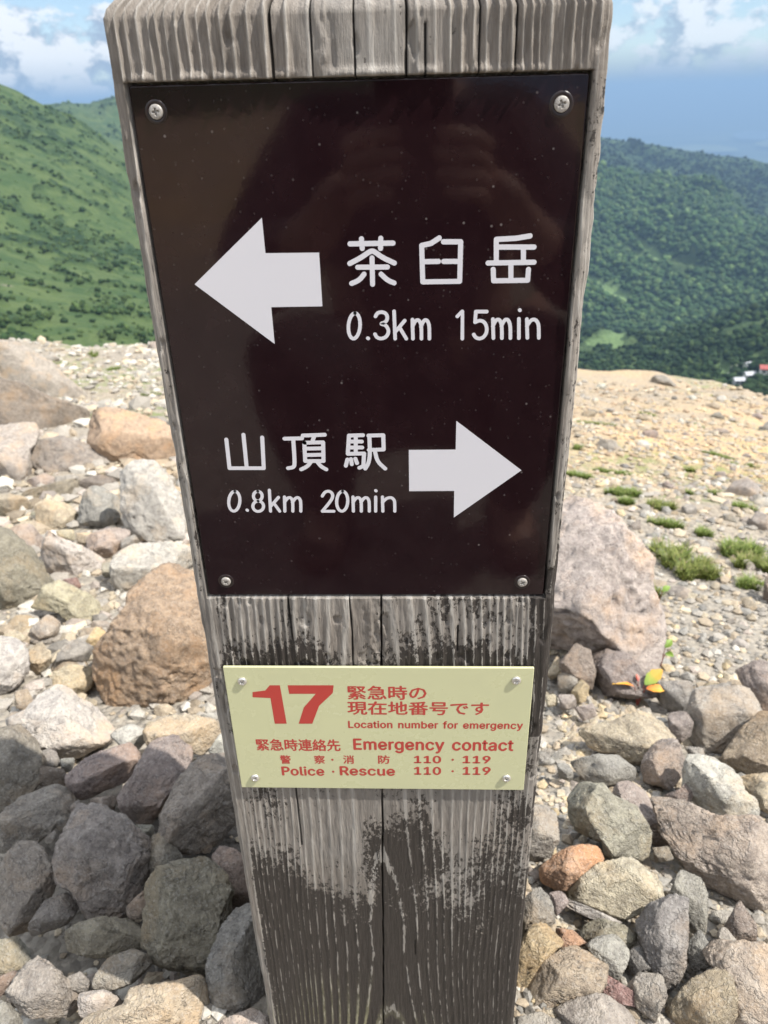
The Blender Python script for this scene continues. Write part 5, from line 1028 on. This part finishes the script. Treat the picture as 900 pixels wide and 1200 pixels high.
parts = [gravel(4800, (-30, 290), (470, 1230), (5, 26), ['cream', 'grey', 'white', 'tan', 'pink', 'dark'], [3, 3, 2, 2, 1, 1]),
         gravel(6500, (590, 930), (560, 1230), (4, 15), ['cream', 'grey', 'white', 'tan', 'slate', 'pink', 'yellow'], [3, 4, 1, 3, 2, 1, .5]),
         gravel(5000, (640, 930), (448, 580), (2.2, 9), ['cream', 'grey', 'pale', 'tan', 'sand', 'yellow'], [3, 2, 3, 3, 3, 2], 1),
         gravel(2600, (-30, 240), (402, 480), (3, 11), ['white', 'cream', 'grey', 'tan'], [4, 3, 3, 1], 1),
         gravel(3000, (-420, 0), (440, 1500), (5, 24), ['cream', 'grey', 'white', 'tan', 'pink', 'dark'], [3, 3, 2, 2, 1, 1]), gravel(3000, (900, 1320), (470, 1500), (5, 22), ['cream', 'grey', 'white', 'tan', 'slate', 'pink'], [3, 4, 1, 3, 2, 1]), gravel(3000, (230, 640), (420, 1100), (4, 20), ['cream', 'grey', 'white', 'tan', 'pink', 'dark'], [3, 3, 2, 2, 1, 1]),
         gravel(1500, (660, 760), (760, 980), (7, 16), ['cream', 'grey', 'tan', 'pink', 'yellow'], [3, 3, 2, 1, 1], 1)]
vo = 0; GV, GF, GC = [], [], []
for V, Fg, cc in parts: GV.append(V); GF.append(Fg + vo); GC.append(cc); vo += len(V)
grv = obj('gravel', mesh_np('gravel', np.concatenate(GV), np.concatenate(GF), False, {'tint': np.concatenate(GC)}), MAT_GRAVEL); tag(grv, kind='stuff')

def leafy(name, c0, c1):
    m = NT(name); r_ = m.n('ShaderNodeObjectInfo').outputs['Random']; v_ = m.attr('shade')
    return m.done(m.mix(m.ramp(v_, [(0.86, 0.0), (0.9, 1.0)]), m.mix(v_, c0, c1), (0.30, 0.24, 0.13)), 0.6, None, Specular_IOR_Level=0.3)
MAT_GRASS = leafy('short_mountain_grass', (0.060, 0.105, 0.018), (0.20, 0.24, 0.045))
MAT_GRASS2 = leafy('yellow_mountain_grass', (0.075, 0.11, 0.02), (0.21, 0.22, 0.05))
def blades(ctr, rx, ry, n, L, seed, lean=0.5):
    rs = np.random.default_rng(seed); V, Fq, S = [], [], []
    cs = [(q_ * rx * math.cos(a_), q_ * ry * math.sin(a_), rs.uniform(.25, .55)) for a_, q_ in [(rs.uniform(0, 6.283), math.sqrt(rs.random()) * 0.95) for _ in range(9)]]
    for i in range(n):
        a, q = rs.uniform(0, 6.283), math.sqrt(rs.random()); c0, c1, k0 = cs[rs.integers(9)]; x, y = c0 + k0 * q * rx * math.cos(a), c1 + k0 * q * ry * math.sin(a); h = L * rs.uniform(0.5, 1.15) * (1.1 - 0.5 * q)
        z = float(ground_z(ctr[0] + x, ctr[1] + y)) - ctr[2]; b = rs.uniform(0, 6.283); le = rs.uniform(0.2, 1.0) * h; w = L * rs.uniform(0.03, 0.06); wx, wy = w * math.cos(b + 1.57), w * math.sin(b + 1.57)
        o = len(V); sh = rs.random()
        for f in (0.0, 0.4, 0.75, 1.0):
            k = (1 - f) ** 0.7 if f < 1 else 0.06; cx, cy, cz = x + le * f * f * math.cos(b), y + le * f * f * math.sin(b), z - 0.004 + h * f * (1 - 0.15 * f)
            V += [(cx - wx * k, cy - wy * k, cz), (cx + wx * k, cy + wy * k, cz)]; S += [sh * (0.6 + 0.4 * f)] * 2
        for s in range(3): Fq.append([o + 2 * s, o + 2 * s + 1, o + 2 * s + 3, o + 2 * s + 2])
    return V, Fq, S
ng = [0]
def clump(cx, cy, wpx, hpx, label, group='grass clumps on the stony slopes', mat=None, dens=1.0, tall=1.0):
    ng[0] += 1; X, Y, r = hits(np.array([float(cx)]), np.array([float(cy)])); r = float(r[0]); P = np.array([X[0], Y[0], 0.0]); P[2] = float(ground_z(P[0], P[1])); d = math.hypot(r, P[2] - CAM[2])
    rx = wpx / 2 / F_PX * d; fs = max(0.25, abs(P[2] - CAM[2]) / d); ry = hpx / 2 / F_PX * d / fs * 0.8; L = max(0.035, min(0.10, 0.8 * hpx / F_PX * d)) * tall
    V, Fq, S = blades(P, rx, ry, int(min(2200, 900 * dens)), L, 900 + ng[0])
    o = obj('grass_clump', mesh_np('grass_clump', np.array(V), np.array(Fq), False, {'shade': np.array(S)}), mat or MAT_GRASS, None, Vector(P)); tag(o, label, 'grass', group)
clump(790, 672, 40, 44, 'tall yellow green grass clump beside the leaning boulder', None, MAT_GRASS2, 1.6, 0.6)
clump(818, 682, 34, 22, 'green tuft joined to the right of the tall yellow grass clump', None, MAT_GRASS2, 1.6)
clump(862, 668, 34, 24, 'dark green clump beside white stones right of the tall yellow grass', None, MAT_GRASS, 1.6)
clump(880, 684, 44, 22, 'bright green clump at the right edge above the gravel', None, MAT_GRASS2, 1.8)
clump(872, 702, 26, 14, 'low green tuft just above the dark rock at the right edge', None, MAT_GRASS, 1.0)
clump(721, 547, 44, 7, 'flat oval moss green patch on the sandy slope', None, MAT_GRASS, 1.6, .8)
clump(843, 534, 34, 6, 'flat green patch on the sandy slope near the right edge', None, MAT_GRASS, 1.4, .8)
clump(757, 483, 22, 5, 'small green patch high on the sandy slope', None, MAT_GRASS, 1.0)
clump(697, 503, 46, 6, 'long thin green patch on the sandy slope near the post', None, MAT_GRASS2, 1.2)
clump(727, 598, 40, 9, 'wide green patch right above the leaning boulder', None, MAT_GRASS, 1.6)
clump(733, 610, 18, 9, 'small dark green tuft touching the top of the leaning boulder', None, MAT_GRASS, 1.0)
clump(773, 613, 24, 14, 'olive green tuft between grey stones mid slope', None, MAT_GRASS2, 1.2)
clump(866, 616, 26, 8, 'green strip by the purplish rock on the right', None, MAT_GRASS, 1.0)
clump(774, 634, 38, 8, 'green strip above the tall yellow grass clump', None, MAT_GRASS, 1.2)
clump(822, 645, 24, 9, 'dark green tuft above the dark clump on the right slope', None, MAT_GRASS, 1.0)
clump(681, 567, 34, 9, 'green strip beside the right edge of the post', None, MAT_GRASS, 1.2)
clump(769, 706, 12, 8, 'tiny tuft at the right foot of the leaning boulder', None, MAT_GRASS2, .5)
for x, y in ((857, 550), (882, 548), (820, 497), (806, 552), (805, 587), (832, 590), (835, 468), (677, 528)): clump(x, y, 13, 5, 'tiny low tuft dotted on the sandy slope', 'tiny tufts on the sandy slope', MAT_GRASS, .35)
clump(106, 439, 28, 13, 'bright green tuft on the far left rubble slope', None, MAT_GRASS2, 1.4)
for x, y, w in ((74, 434, 18), (131, 428, 14), (70, 424, 12), (165, 433, 14), (176, 455, 24), (110, 420, 10), (150, 447, 14)): clump(x, y, w, 6, 'small green tuft on the far left rubble slope', 'small tufts on the left rubble slope', MAT_GRASS, .5)

# ---- seedling with autumn leaves
def leaf_mesh(L, w, curl, lobes=0.0):
    n, k = 14, 7; V = []
    for i in range(n):
        t = i / (n - 1); ww = w * (math.sin(math.pi * min(1, t * 1.02)) ** 0.75) * (1 + lobes * math.sin(t * 22)); 
        for j in range(k):
            s = j / (k - 1) * 2 - 1; V.append((L * t, ww * s, L * (0.18 * t - curl * t * t) + abs(s) * ww * 0.35))
    return mesh_np('leaf', np.array(V), grid_faces(n, k), True)
def leafmat(nm, a, b, c_):
    m = NT(nm); oc = m.obj; s = m.n('ShaderNodeSeparateXYZ', {0: oc}); f = m.math('ADD', m.math('MULTIPLY', s.outputs[0], 26.0), m.math('MULTIPLY', m.noise(oc, 140, 3), 0.5))
    return m.done(m.ramp(f, [(0.2, a), (0.6, b), (1.0, c_)]), 0.45, None)
LM = {'orange': leafmat('orange_leaf', (0.42, 0.09, 0.02), (0.55, 0.22, 0.03), (0.58, 0.32, 0.04)), 'green': leafmat('turning_leaf', (0.15, 0.24, 0.04), (0.24, 0.31, 0.05), (0.50, 0.28, 0.04)), 'red': leafmat('red_leaf', (0.20, 0.03, 0.02), (0.28, 0.05, 0.02), (0.34, 0.10, 0.03)),
      'young': leafmat('young_leaf', (0.10, 0.17, 0.02), (0.17, 0.26, 0.04), (0.22, 0.30, 0.06))}
def plant(cx, cy, zoom, label, leaves, hpx):
    X, Y, r = hits(np.array([float(cx)]), np.array([float(cy)])); P = np.array([X[0], Y[0], float(ground_z(X[0], Y[0], True, False)) + 0.012]); d = np.linalg.norm(P - CAM)
    root = empty('seedling', P); tag(root, label, 'plant'); H = hpx / F_PX * d; q = hpx / F_PX * d
    for li in leaves:
        az, el, L, w, curl, mt, hz = li
        st = []
        for i in range(6):
            t = i / 5; rad = 0.0011 * (1 - 0.5 * t)
            cxp = 0.25 * q * t * t * math.cos(az); cyp = 0.25 * q * t * t * math.sin(az)
            for j in range(6): st.append((cxp + rad * math.cos(j * 1.047), cyp + rad * math.sin(j * 1.047), -0.045 + (hz * H + 0.045) * t))
        obj('stem', mesh_np('stem', np.array(st), grid_faces(6, 6, True)), LM['red'], root)
        lf = obj('leaf', leaf_mesh(L / F_PX * d, w / F_PX * d, curl, 0.08), LM[mt], root)
        lf.location = (0.25 * q * math.cos(az), 0.25 * q * math.sin(az), hz * H); lf.rotation_euler = (0.35, -el, az)
plant(746, 830, 1, 'seedling with orange yellow and green leaves beside the pale wedge rock',
      [(math.radians(172), 0.10, 24, 5.5, 0.25, 'orange', 0.30), (math.radians(28), 0.45, 26, 7, 0.10, 'green', 0.34), (math.radians(-10), 0.05, 21, 5, 0.2, 'orange', 0.28), (math.radians(100), 0.6, 9, 2.5, 0.1, 'red', 0.40)], 24)
plant(772, 790, 1, 'tiny bright green sprout among stones below the leaning boulder',
      [(math.radians(150), 0.5, 11, 3.5, 0.2, 'young', 0.5), (math.radians(40), 0.6, 12, 4, 0.2, 'young', 0.6), (math.radians(-60), 0.3, 11, 3.5, 0.3, 'young', 0.4)], 14)
plant(771, 708, 1, 'small green sprout on the right foot of the leaning boulder',
      [(math.radians(170), 0.4, 10, 3.5, 0.2, 'young', 0.5), (math.radians(20), 0.5, 10, 3.5, 0.2, 'young', 0.5)], 12)

# ---------------------------------------------------------------- houses in the valley
MAT_WALLW = simple('house_wall', (0.62, 0.60, 0.56), 0.8); MAT_WALLG = simple('house_wall_grey', (0.38, 0.37, 0.36), 0.8)
MAT_RR = simple('red_roof', (0.28, 0.06, 0.05), 0.7); MAT_GR = simple('grey_roof', (0.30, 0.31, 0.33), 0.5); MAT_WIN = simple('dark_window', (0.03, 0.035, 0.04), 0.2)
def house(px, py, w, dpt, h, rot, wall, roof, label):
    P = hit_hills(px, py); root = empty('house', P + np.array([0, 0, 0.5])); root.rotation_euler.z = rot; tag(root, label, 'house', 'houses in the valley')
    x, y = w / 2, dpt / 2
    V = [(-x, -y, -4), (x, -y, -4), (x, y, -4), (-x, y, -4), (-x, -y, h), (x, -y, h), (x, y, h), (-x, y, h), (-x, 0, h + dpt * .3), (x, 0, h + dpt * .3)]
    me = bpy.data.meshes.new('wall'); me.from_pydata(V, [], [[0, 1, 5, 4], [1, 2, 6, 9, 5], [2, 3, 7, 6], [3, 0, 4, 8, 7], [3, 2, 1, 0]]); obj('wall', me, wall, root)
    e = 0.8; z0, zr = h - e * .45, h + dpt * .3; R_ = []
    for dz in (0.15, 0.5): R_ += [(-x - e, -y - e, z0 + dz), (x + e, -y - e, z0 + dz), (x + e, 0, zr + dz), (-x - e, 0, zr + dz), (x + e, y + e, z0 + dz), (-x - e, y + e, z0 + dz)]
    me = bpy.data.meshes.new('roof'); me.from_pydata(R_, [], [[6, 7, 8, 9], [9, 8, 10, 11], [3, 2, 1, 0], [5, 4, 2, 3], [0, 1, 7, 6], [4, 5, 11, 10], [1, 2, 8, 7], [2, 4, 10, 8], [3, 0, 6, 9], [5, 3, 9, 11]]); obj('roof', me, roof, root)
    nwin = max(2, int(w / 4))
    for i in range(nwin):
        cx_ = -x + (i + .5) * w / nwin; V = [(cx_ - .7, -y - .06, 1.0), (cx_ + .7, -y - .06, 1.0), (cx_ + .7, -y - .06, 2.4), (cx_ - .7, -y - .06, 2.4)]
        me = bpy.data.meshes.new('window'); me.from_pydata(V, [], [[0, 1, 2, 3]]); obj('window', me, MAT_WIN, root)
house(897, 442, 7.5, 5, 3.2, -0.25, MAT_WALLW, MAT_RR, 'white house with red roof in the valley at the right edge')
house(877, 446, 6, 4, 2.8, 0.2, MAT_WALLW, MAT_GR, 'white house with grey roof left of the red roofed house')
house(864, 452, 5, 3.5, 2.5, 0.1, MAT_WALLG, MAT_GR, 'low grey house nearest the sandy crest in the valley')
house(875, 433, 4, 3.2, 2.4, 0.5, MAT_WALLW, MAT_GR, 'tiny white house among trees above the other valley houses')

# ---------------------------------------------------------------- shrubs and trees massed on the hills
def hits_hills(px, py):
    a, t = az_tan(px, py); j = np.clip(np.searchsorted(azf[:776], a), 0, 775); out = np.full((len(px), 4), np.nan)
    for k in range(len(px)):
        r = HR[:, j[k]]; z = HZ[:, j[k]]; b = ((CAM[2] - r * t[k]) < z) & (r > 260); i = int(np.argmax(b))
        if b[i] and r[i] < 3300:
            out[k] = (CAM[0] + r[i] * math.sin(a[k]), CAM[1] + r[i] * math.cos(a[k]), z[i], r[i])
            c_ = canopy[i, j[k]]
            if trng.random() > 0.10 + 0.90 * c_ ** 2 or (a[k] > 0.1 and c_ < 0.75): out[k] = np.nan
    return out
trng = np.random.default_rng(11)
m = NT('tree_foliage'); oc = m.obj
MAT_TREES = m.done(m.mix(m.ramp(m.noise(oc, 0.9, 4, 0.7), [(0.35, 0.0), (0.7, 1.0)]), m.mix(1.0, m.attr('tint', 'Color'), (0.6, 0.6, 0.6), 'MULTIPLY'), m.mix(1.0, m.attr('tint', 'Color'), (1.3, 1.3, 1.2), 'MULTIPLY')), 0.95, m.bump(m.noise(oc, 1.3, 3, 0.7), 0.8, 0.6), Specular_IOR_Level=0.1)
def wood_mass(n, xr, yr, size, pal):
    px = trng.uniform(*xr, n); py = trng.uniform(*yr, n); h = hits_hills(px, py); h = h[~np.isnan(h[:, 0])]; N = len(h)
    V0, F0 = ico(1); nv = len(V0); s = trng.uniform(*size, N) * (0.65 + 0.75 * trng.random(N) ** 2) * np.clip(h[:, 3] / 900, 0.7, 1.6)
    J = 1 + 0.2 * trng.standard_normal((N, nv)); P = V0[None] * J[..., None] * (np.stack([s, s, s * trng.uniform(.75, 1.15, N)], -1))[:, None]
    V = P + np.stack([h[:, 0], h[:, 1], h[:, 2] + s * 0.25], -1)[:, None]
    c = np.array(pal)[trng.integers(len(pal), size=N)] * (1 + 0.22 * trng.standard_normal((N, 1)))
    c = c * np.where(h[:, 0] < 0, 1.0, np.where(h[:, 3] > 1980, 0.42, np.where(h[:, 3] > 1000, 1.45, 0.8)))[:, None]  # far ridge: dark forest, with cloud shadow also put into its tint
    return V.reshape(-1, 3), (F0[None] + (np.arange(N) * nv)[:, None, None]).reshape(-1, 3), np.repeat(np.clip(c, 0.006, 0.3), nv, 0)
GR = (0.056, 0.086, 0.030)
DK, MD, LT = (0.016, 0.034, 0.014), (0.028, 0.052, 0.020), (0.050, 0.078, 0.028)
mass = [wood_mass(7500, (-110, 300), (85, 425), (0.8, 2.1), [MD, MD, LT, LT, GR]), wood_mass(1500, (300, 600), (120, 460), (3.0, 5.0), [DK, MD, MD, LT]), wood_mass(15000, (600, 1010), (155, 470), (2.0, 3.6), [DK, MD, MD, MD, LT])]
vo = 0; GV, GF, GC = [], [], []
for V, Fg, cc in mass: GV.append(V); GF.append(Fg + vo); GC.append(cc); vo += len(V)
wood = obj('woodland', mesh_np('woodland', np.concatenate(GV), np.concatenate(GF), True, {'tint': np.concatenate(GC)}), MAT_TREES); tag(wood, kind='stuff')

# ---------------------------------------------------------------- the photographer, crouching behind the camera (seen in the gloss of the board)
def skin_mesh(name, pts, edges, sub=2):
    """grow one continuous surface over a skeleton: pts = (x, y, z, radius)"""
    me = bpy.data.meshes.new(name); me.from_pydata([p[:3] for p in pts], edges, []); o = bpy.data.objects.new(name, me); COL.objects.link(o)
    o.modifiers.new('s', 'SKIN'); sd = o.modifiers.new('u', 'SUBSURF'); sd.levels = sub; sd.render_levels = sub
    for v, p in zip(me.skin_vertices[0].data, pts):
        r = p[3]; v.radius = r if isinstance(r, tuple) else (r, r)
    me.skin_vertices[0].data[0].use_root = True
    bpy.context.view_layer.update()
    out_ = bpy.data.meshes.new_from_object(o.evaluated_get(bpy.context.evaluated_depsgraph_get())); bpy.data.objects.remove(o)
    out_.name = name; out_.polygons.foreach_set('use_smooth', np.ones(len(out_.polygons), bool)); return out_
SKIN = NT('skin'); SKIN = SKIN.done((0.46, 0.27, 0.19), 0.5, None); JACK = simple('dark_jacket', (0.022, 0.022, 0.028), 0.85); TROU = simple('grey_trousers', (0.05, 0.047, 0.045), 0.9)
HAIR = simple('black_hair', (0.012, 0.010, 0.009), 0.5); SHOE = simple('brown_boots', (0.09, 0.06, 0.04), 0.7)
gz0 = float(ground_z(0.02, -1.0)); PB = Vector((0.03, -1.02, gz0))
person = empty('person', PB); tag(person, 'person in dark jacket crouching and holding up a phone in front of the post', 'person')
def W_(x, y, z): return (x - PB.x, y - PB.y, z - PB.z)
def chain(n0, n): return [(n0 + i, n0 + i + 1) for i in range(n - 1)]
def part(name, me, mat): return obj(name, me, mat, person)
HY0 = -0.425                                            # plane of the hands, behind the lens
# body: pelvis, spine, neck, head; arms to the hands; legs
pts = [(*W_(.03, -1.04, gz0 + .27), .13), (*W_(.03, -1.03, gz0 + .45), .125), (*W_(.03, -.99, gz0 + .62), .14), (*W_(.03, -.97, gz0 + .76), .075), (*W_(.03, -.945, gz0 + .84), .05), (*W_(.03, -.92, gz0 + .92), (.078, .088)), (*W_(.03, -.91, gz0 + 1.00), (.082, .095)), (*W_(.03, -.92, gz0 + 1.06), .055)]
edges = chain(0, 8)
for sx in (-1, 1):
    a = len(pts); pts += [(*W_(.03 + sx * .17, -.97, gz0 + .70), .062), (*W_(.03 + sx * .25, -.80, gz0 + .53), .046), (*W_(.03 + sx * .20, -.62, gz0 + .55), .040), (*W_(.03 + sx * .105, -.475, gz0 + .635), .026), (*W_(.03 + sx * .085, -.445, gz0 + .665), (.034, .018)), (*W_(.03 + sx * .070, -.430, gz0 + .690), (.036, .014))]
    edges += [(2, a)] + chain(a, 6)
    b = len(pts); pts += [(*W_(.03 + sx * .12, -1.00, gz0 + .30), .10), (*W_(.03 + sx * .20, -.74, gz0 + .42), .075), (*W_(.03 + sx * .18, -.86, gz0 + .20), .058), (*W_(.03 + sx * .17, -.93, gz0 + .06), .042), (*W_(.03 + sx * .18, -.78, gz0 + .035), (.045, .03))]
    edges += [(0, b)] + chain(b, 5)
import bmesh
flesh = bmesh.new()
def grow_on(me):
    flesh.from_mesh(me); bpy.data.meshes.remove(me)
grow_on(skin_mesh('body', pts, edges))
# fingers close round the phone, thumbs over its screen side
fi = []; fe = []
for sx in (-1, 1):
    for k, (dz, L) in enumerate(((.020, .9), (.004, 1.0), (-.012, .95), (-.027, .75))):
        n0 = len(fi); fi += [(*W_(.03 + sx * .070, -.428, gz0 + .690 + dz), .0085), (*W_(.03 + sx * .056, -.408, gz0 + .700 + dz), .0083), (*W_(.03 + sx * (.056 - .026 * L), -.398, gz0 + .704 + dz), .0078), (*W_(.03 + sx * (.056 - .044 * L), -.401, gz0 + .705 + dz), .0066)]; fe.append((n0, 4))
    n0 = len(fi); fi += [(*W_(.03 + sx * .078, -.440, gz0 + .675), .011), (*W_(.03 + sx * .058, -.438, gz0 + .700), .0105), (*W_(.03 + sx * .040, -.432, gz0 + .712), .0085)]; fe.append((n0, 3))
for n0, n in fe:
    grow_on(skin_mesh('finger', fi[n0:n0 + n], chain(0, n)))
jp = [(*W_(.03, -1.04, gz0 + .30), .145), (*W_(.03, -1.03, gz0 + .46), .142), (*W_(.03, -.99, gz0 + .62), .158), (*W_(.03, -.965, gz0 + .755), .085)]
je = chain(0, 4)
for sx in (-1, 1):
    a = len(jp); jp += [(*W_(.03 + sx * .17, -.97, gz0 + .70), .078), (*W_(.03 + sx * .25, -.80, gz0 + .53), .060), (*W_(.03 + sx * .20, -.62, gz0 + .55), .052), (*W_(.03 + sx * .125, -.505, gz0 + .618), .040)]; je += [(2, a)] + chain(a, 4)
part('jacket', skin_mesh('jacket', jp, je), JACK)
tp = [(*W_(.03, -1.045, gz0 + .26), .142)]; te = []
for sx in (-1, 1):
    a = len(tp); tp += [(*W_(.03 + sx * .12, -1.00, gz0 + .30), .112), (*W_(.03 + sx * .20, -.74, gz0 + .42), .088), (*W_(.03 + sx * .18, -.86, gz0 + .20), .070), (*W_(.03 + sx * .17, -.925, gz0 + .08), .056)]; te += [(0, a)] + chain(a, 4)
part('trousers', skin_mesh('trousers', tp, te), TROU)
for sx in (-1, 1):
    part('boot', skin_mesh('boot', [(*W_(.03 + sx * .17, -.95, gz0 + .07), .055), (*W_(.03 + sx * .17, -.93, gz0 + .035), .05), (*W_(.03 + sx * .185, -.76, gz0 + .03), (.05, .032))], chain(0, 3)), SHOE)
part('hair', skin_mesh('hair', [(*W_(.03, -.965, gz0 + .92), .075), (*W_(.03, -.95, gz0 + 1.01), (.09, .085)), (*W_(.03, -.92, gz0 + 1.065), (.085, .06))], chain(0, 3)), HAIR)
for sx in (-1, 1):
    grow_on(skin_mesh('ear', [(*W_(.03 + sx * .08, -.93, gz0 + .93), (.008, .016)), (*W_(.03 + sx * .088, -.935, gz0 + .965), (.008, .018))], [(0, 1)], 1))
    part('eye', skin_mesh('eye', [(*W_(.03 + sx * .032, -.835, gz0 + .975), (.013, .008)), (*W_(.03 + sx * .034, -.834, gz0 + .976), (.010, .006))], [(0, 1)], 1), simple('dark_eye', (0.03, 0.02, 0.015), 0.2))
grow_on(skin_mesh('nose', [(*W_(.03, -.836, gz0 + .975), .009), (*W_(.03, -.818, gz0 + .94), .013)], [(0, 1)], 1))
me = bpy.data.meshes.new('body'); flesh.to_mesh(me); flesh.free(); me.polygons.foreach_set('use_smooth', np.ones(len(me.polygons), bool)); body = part('body', me, SKIN)
part('mouth', skin_mesh('mouth', [(*W_(.008, -.838, gz0 + .905), .006), (*W_(.03, -.832, gz0 + .903), .007), (*W_(.052, -.838, gz0 + .905), .006)], chain(0, 3), 1), simple('lips', (0.38, 0.14, 0.11), 0.4))
# phone: portrait, its lens where the picture was taken from
pw, ph_, pt = 0.073, 0.148, 0.008
me = bpy.data.meshes.new('phone'); V, Fq = [], []; nseg = 6
prf = []
for cx, cy, a0 in ((pw / 2 - .009, ph_ / 2 - .009, 0), (-pw / 2 + .009, ph_ / 2 - .009, 90), (-pw / 2 + .009, -ph_ / 2 + .009, 180), (pw / 2 - .009, -ph_ / 2 + .009, 270)):
    prf += [(cx + .009 * math.cos(math.radians(a0 + k * 18)), cy + .009 * math.sin(math.radians(a0 + k * 18))) for k in range(nseg)]
for z, k in ((0, .97), (-.0015, 1.0), (-pt + .0015, 1.0), (-pt, .97)): V += [(x * k, y * k, z) for x, y in prf]
n = len(prf); Fq = [list(range(n))] + [list(range(3 * n, 4 * n))[::-1]]
for r in range(3): Fq += [[r * n + k, (r + 1) * n + k, (r + 1) * n + (k + 1) % n, r * n + (k + 1) % n] for k in range(n)]
me.from_pydata(V, [], Fq); me.update()
phone = obj('phone', me, simple('dark_phone', (0.03, 0.03, 0.034), 0.25)); tag(phone, 'dark phone held up in both hands in front of the post', 'phone')
# local +z looks at the post; the lens sits in the top corner
Mz = Matrix((-RIGHT, UP, FWD)).transposed(); offc = Mz @ Vector((0.0, -0.055, 0.0))
phone.matrix_world = Matrix.Translation(Vector(CAM) - Vector(FWD) * 0.006 + offc) @ Mz.to_4x4()
lens = obj('lens', ring_mesh(0.004, 0.007, 0.001), simple('lens_ring', (0.06, 0.06, 0.065), 0.3), phone); lens.location = (0.0, 0.055, 0.0012); lens.rotation_euler = (math.pi / 2, 0, 0)
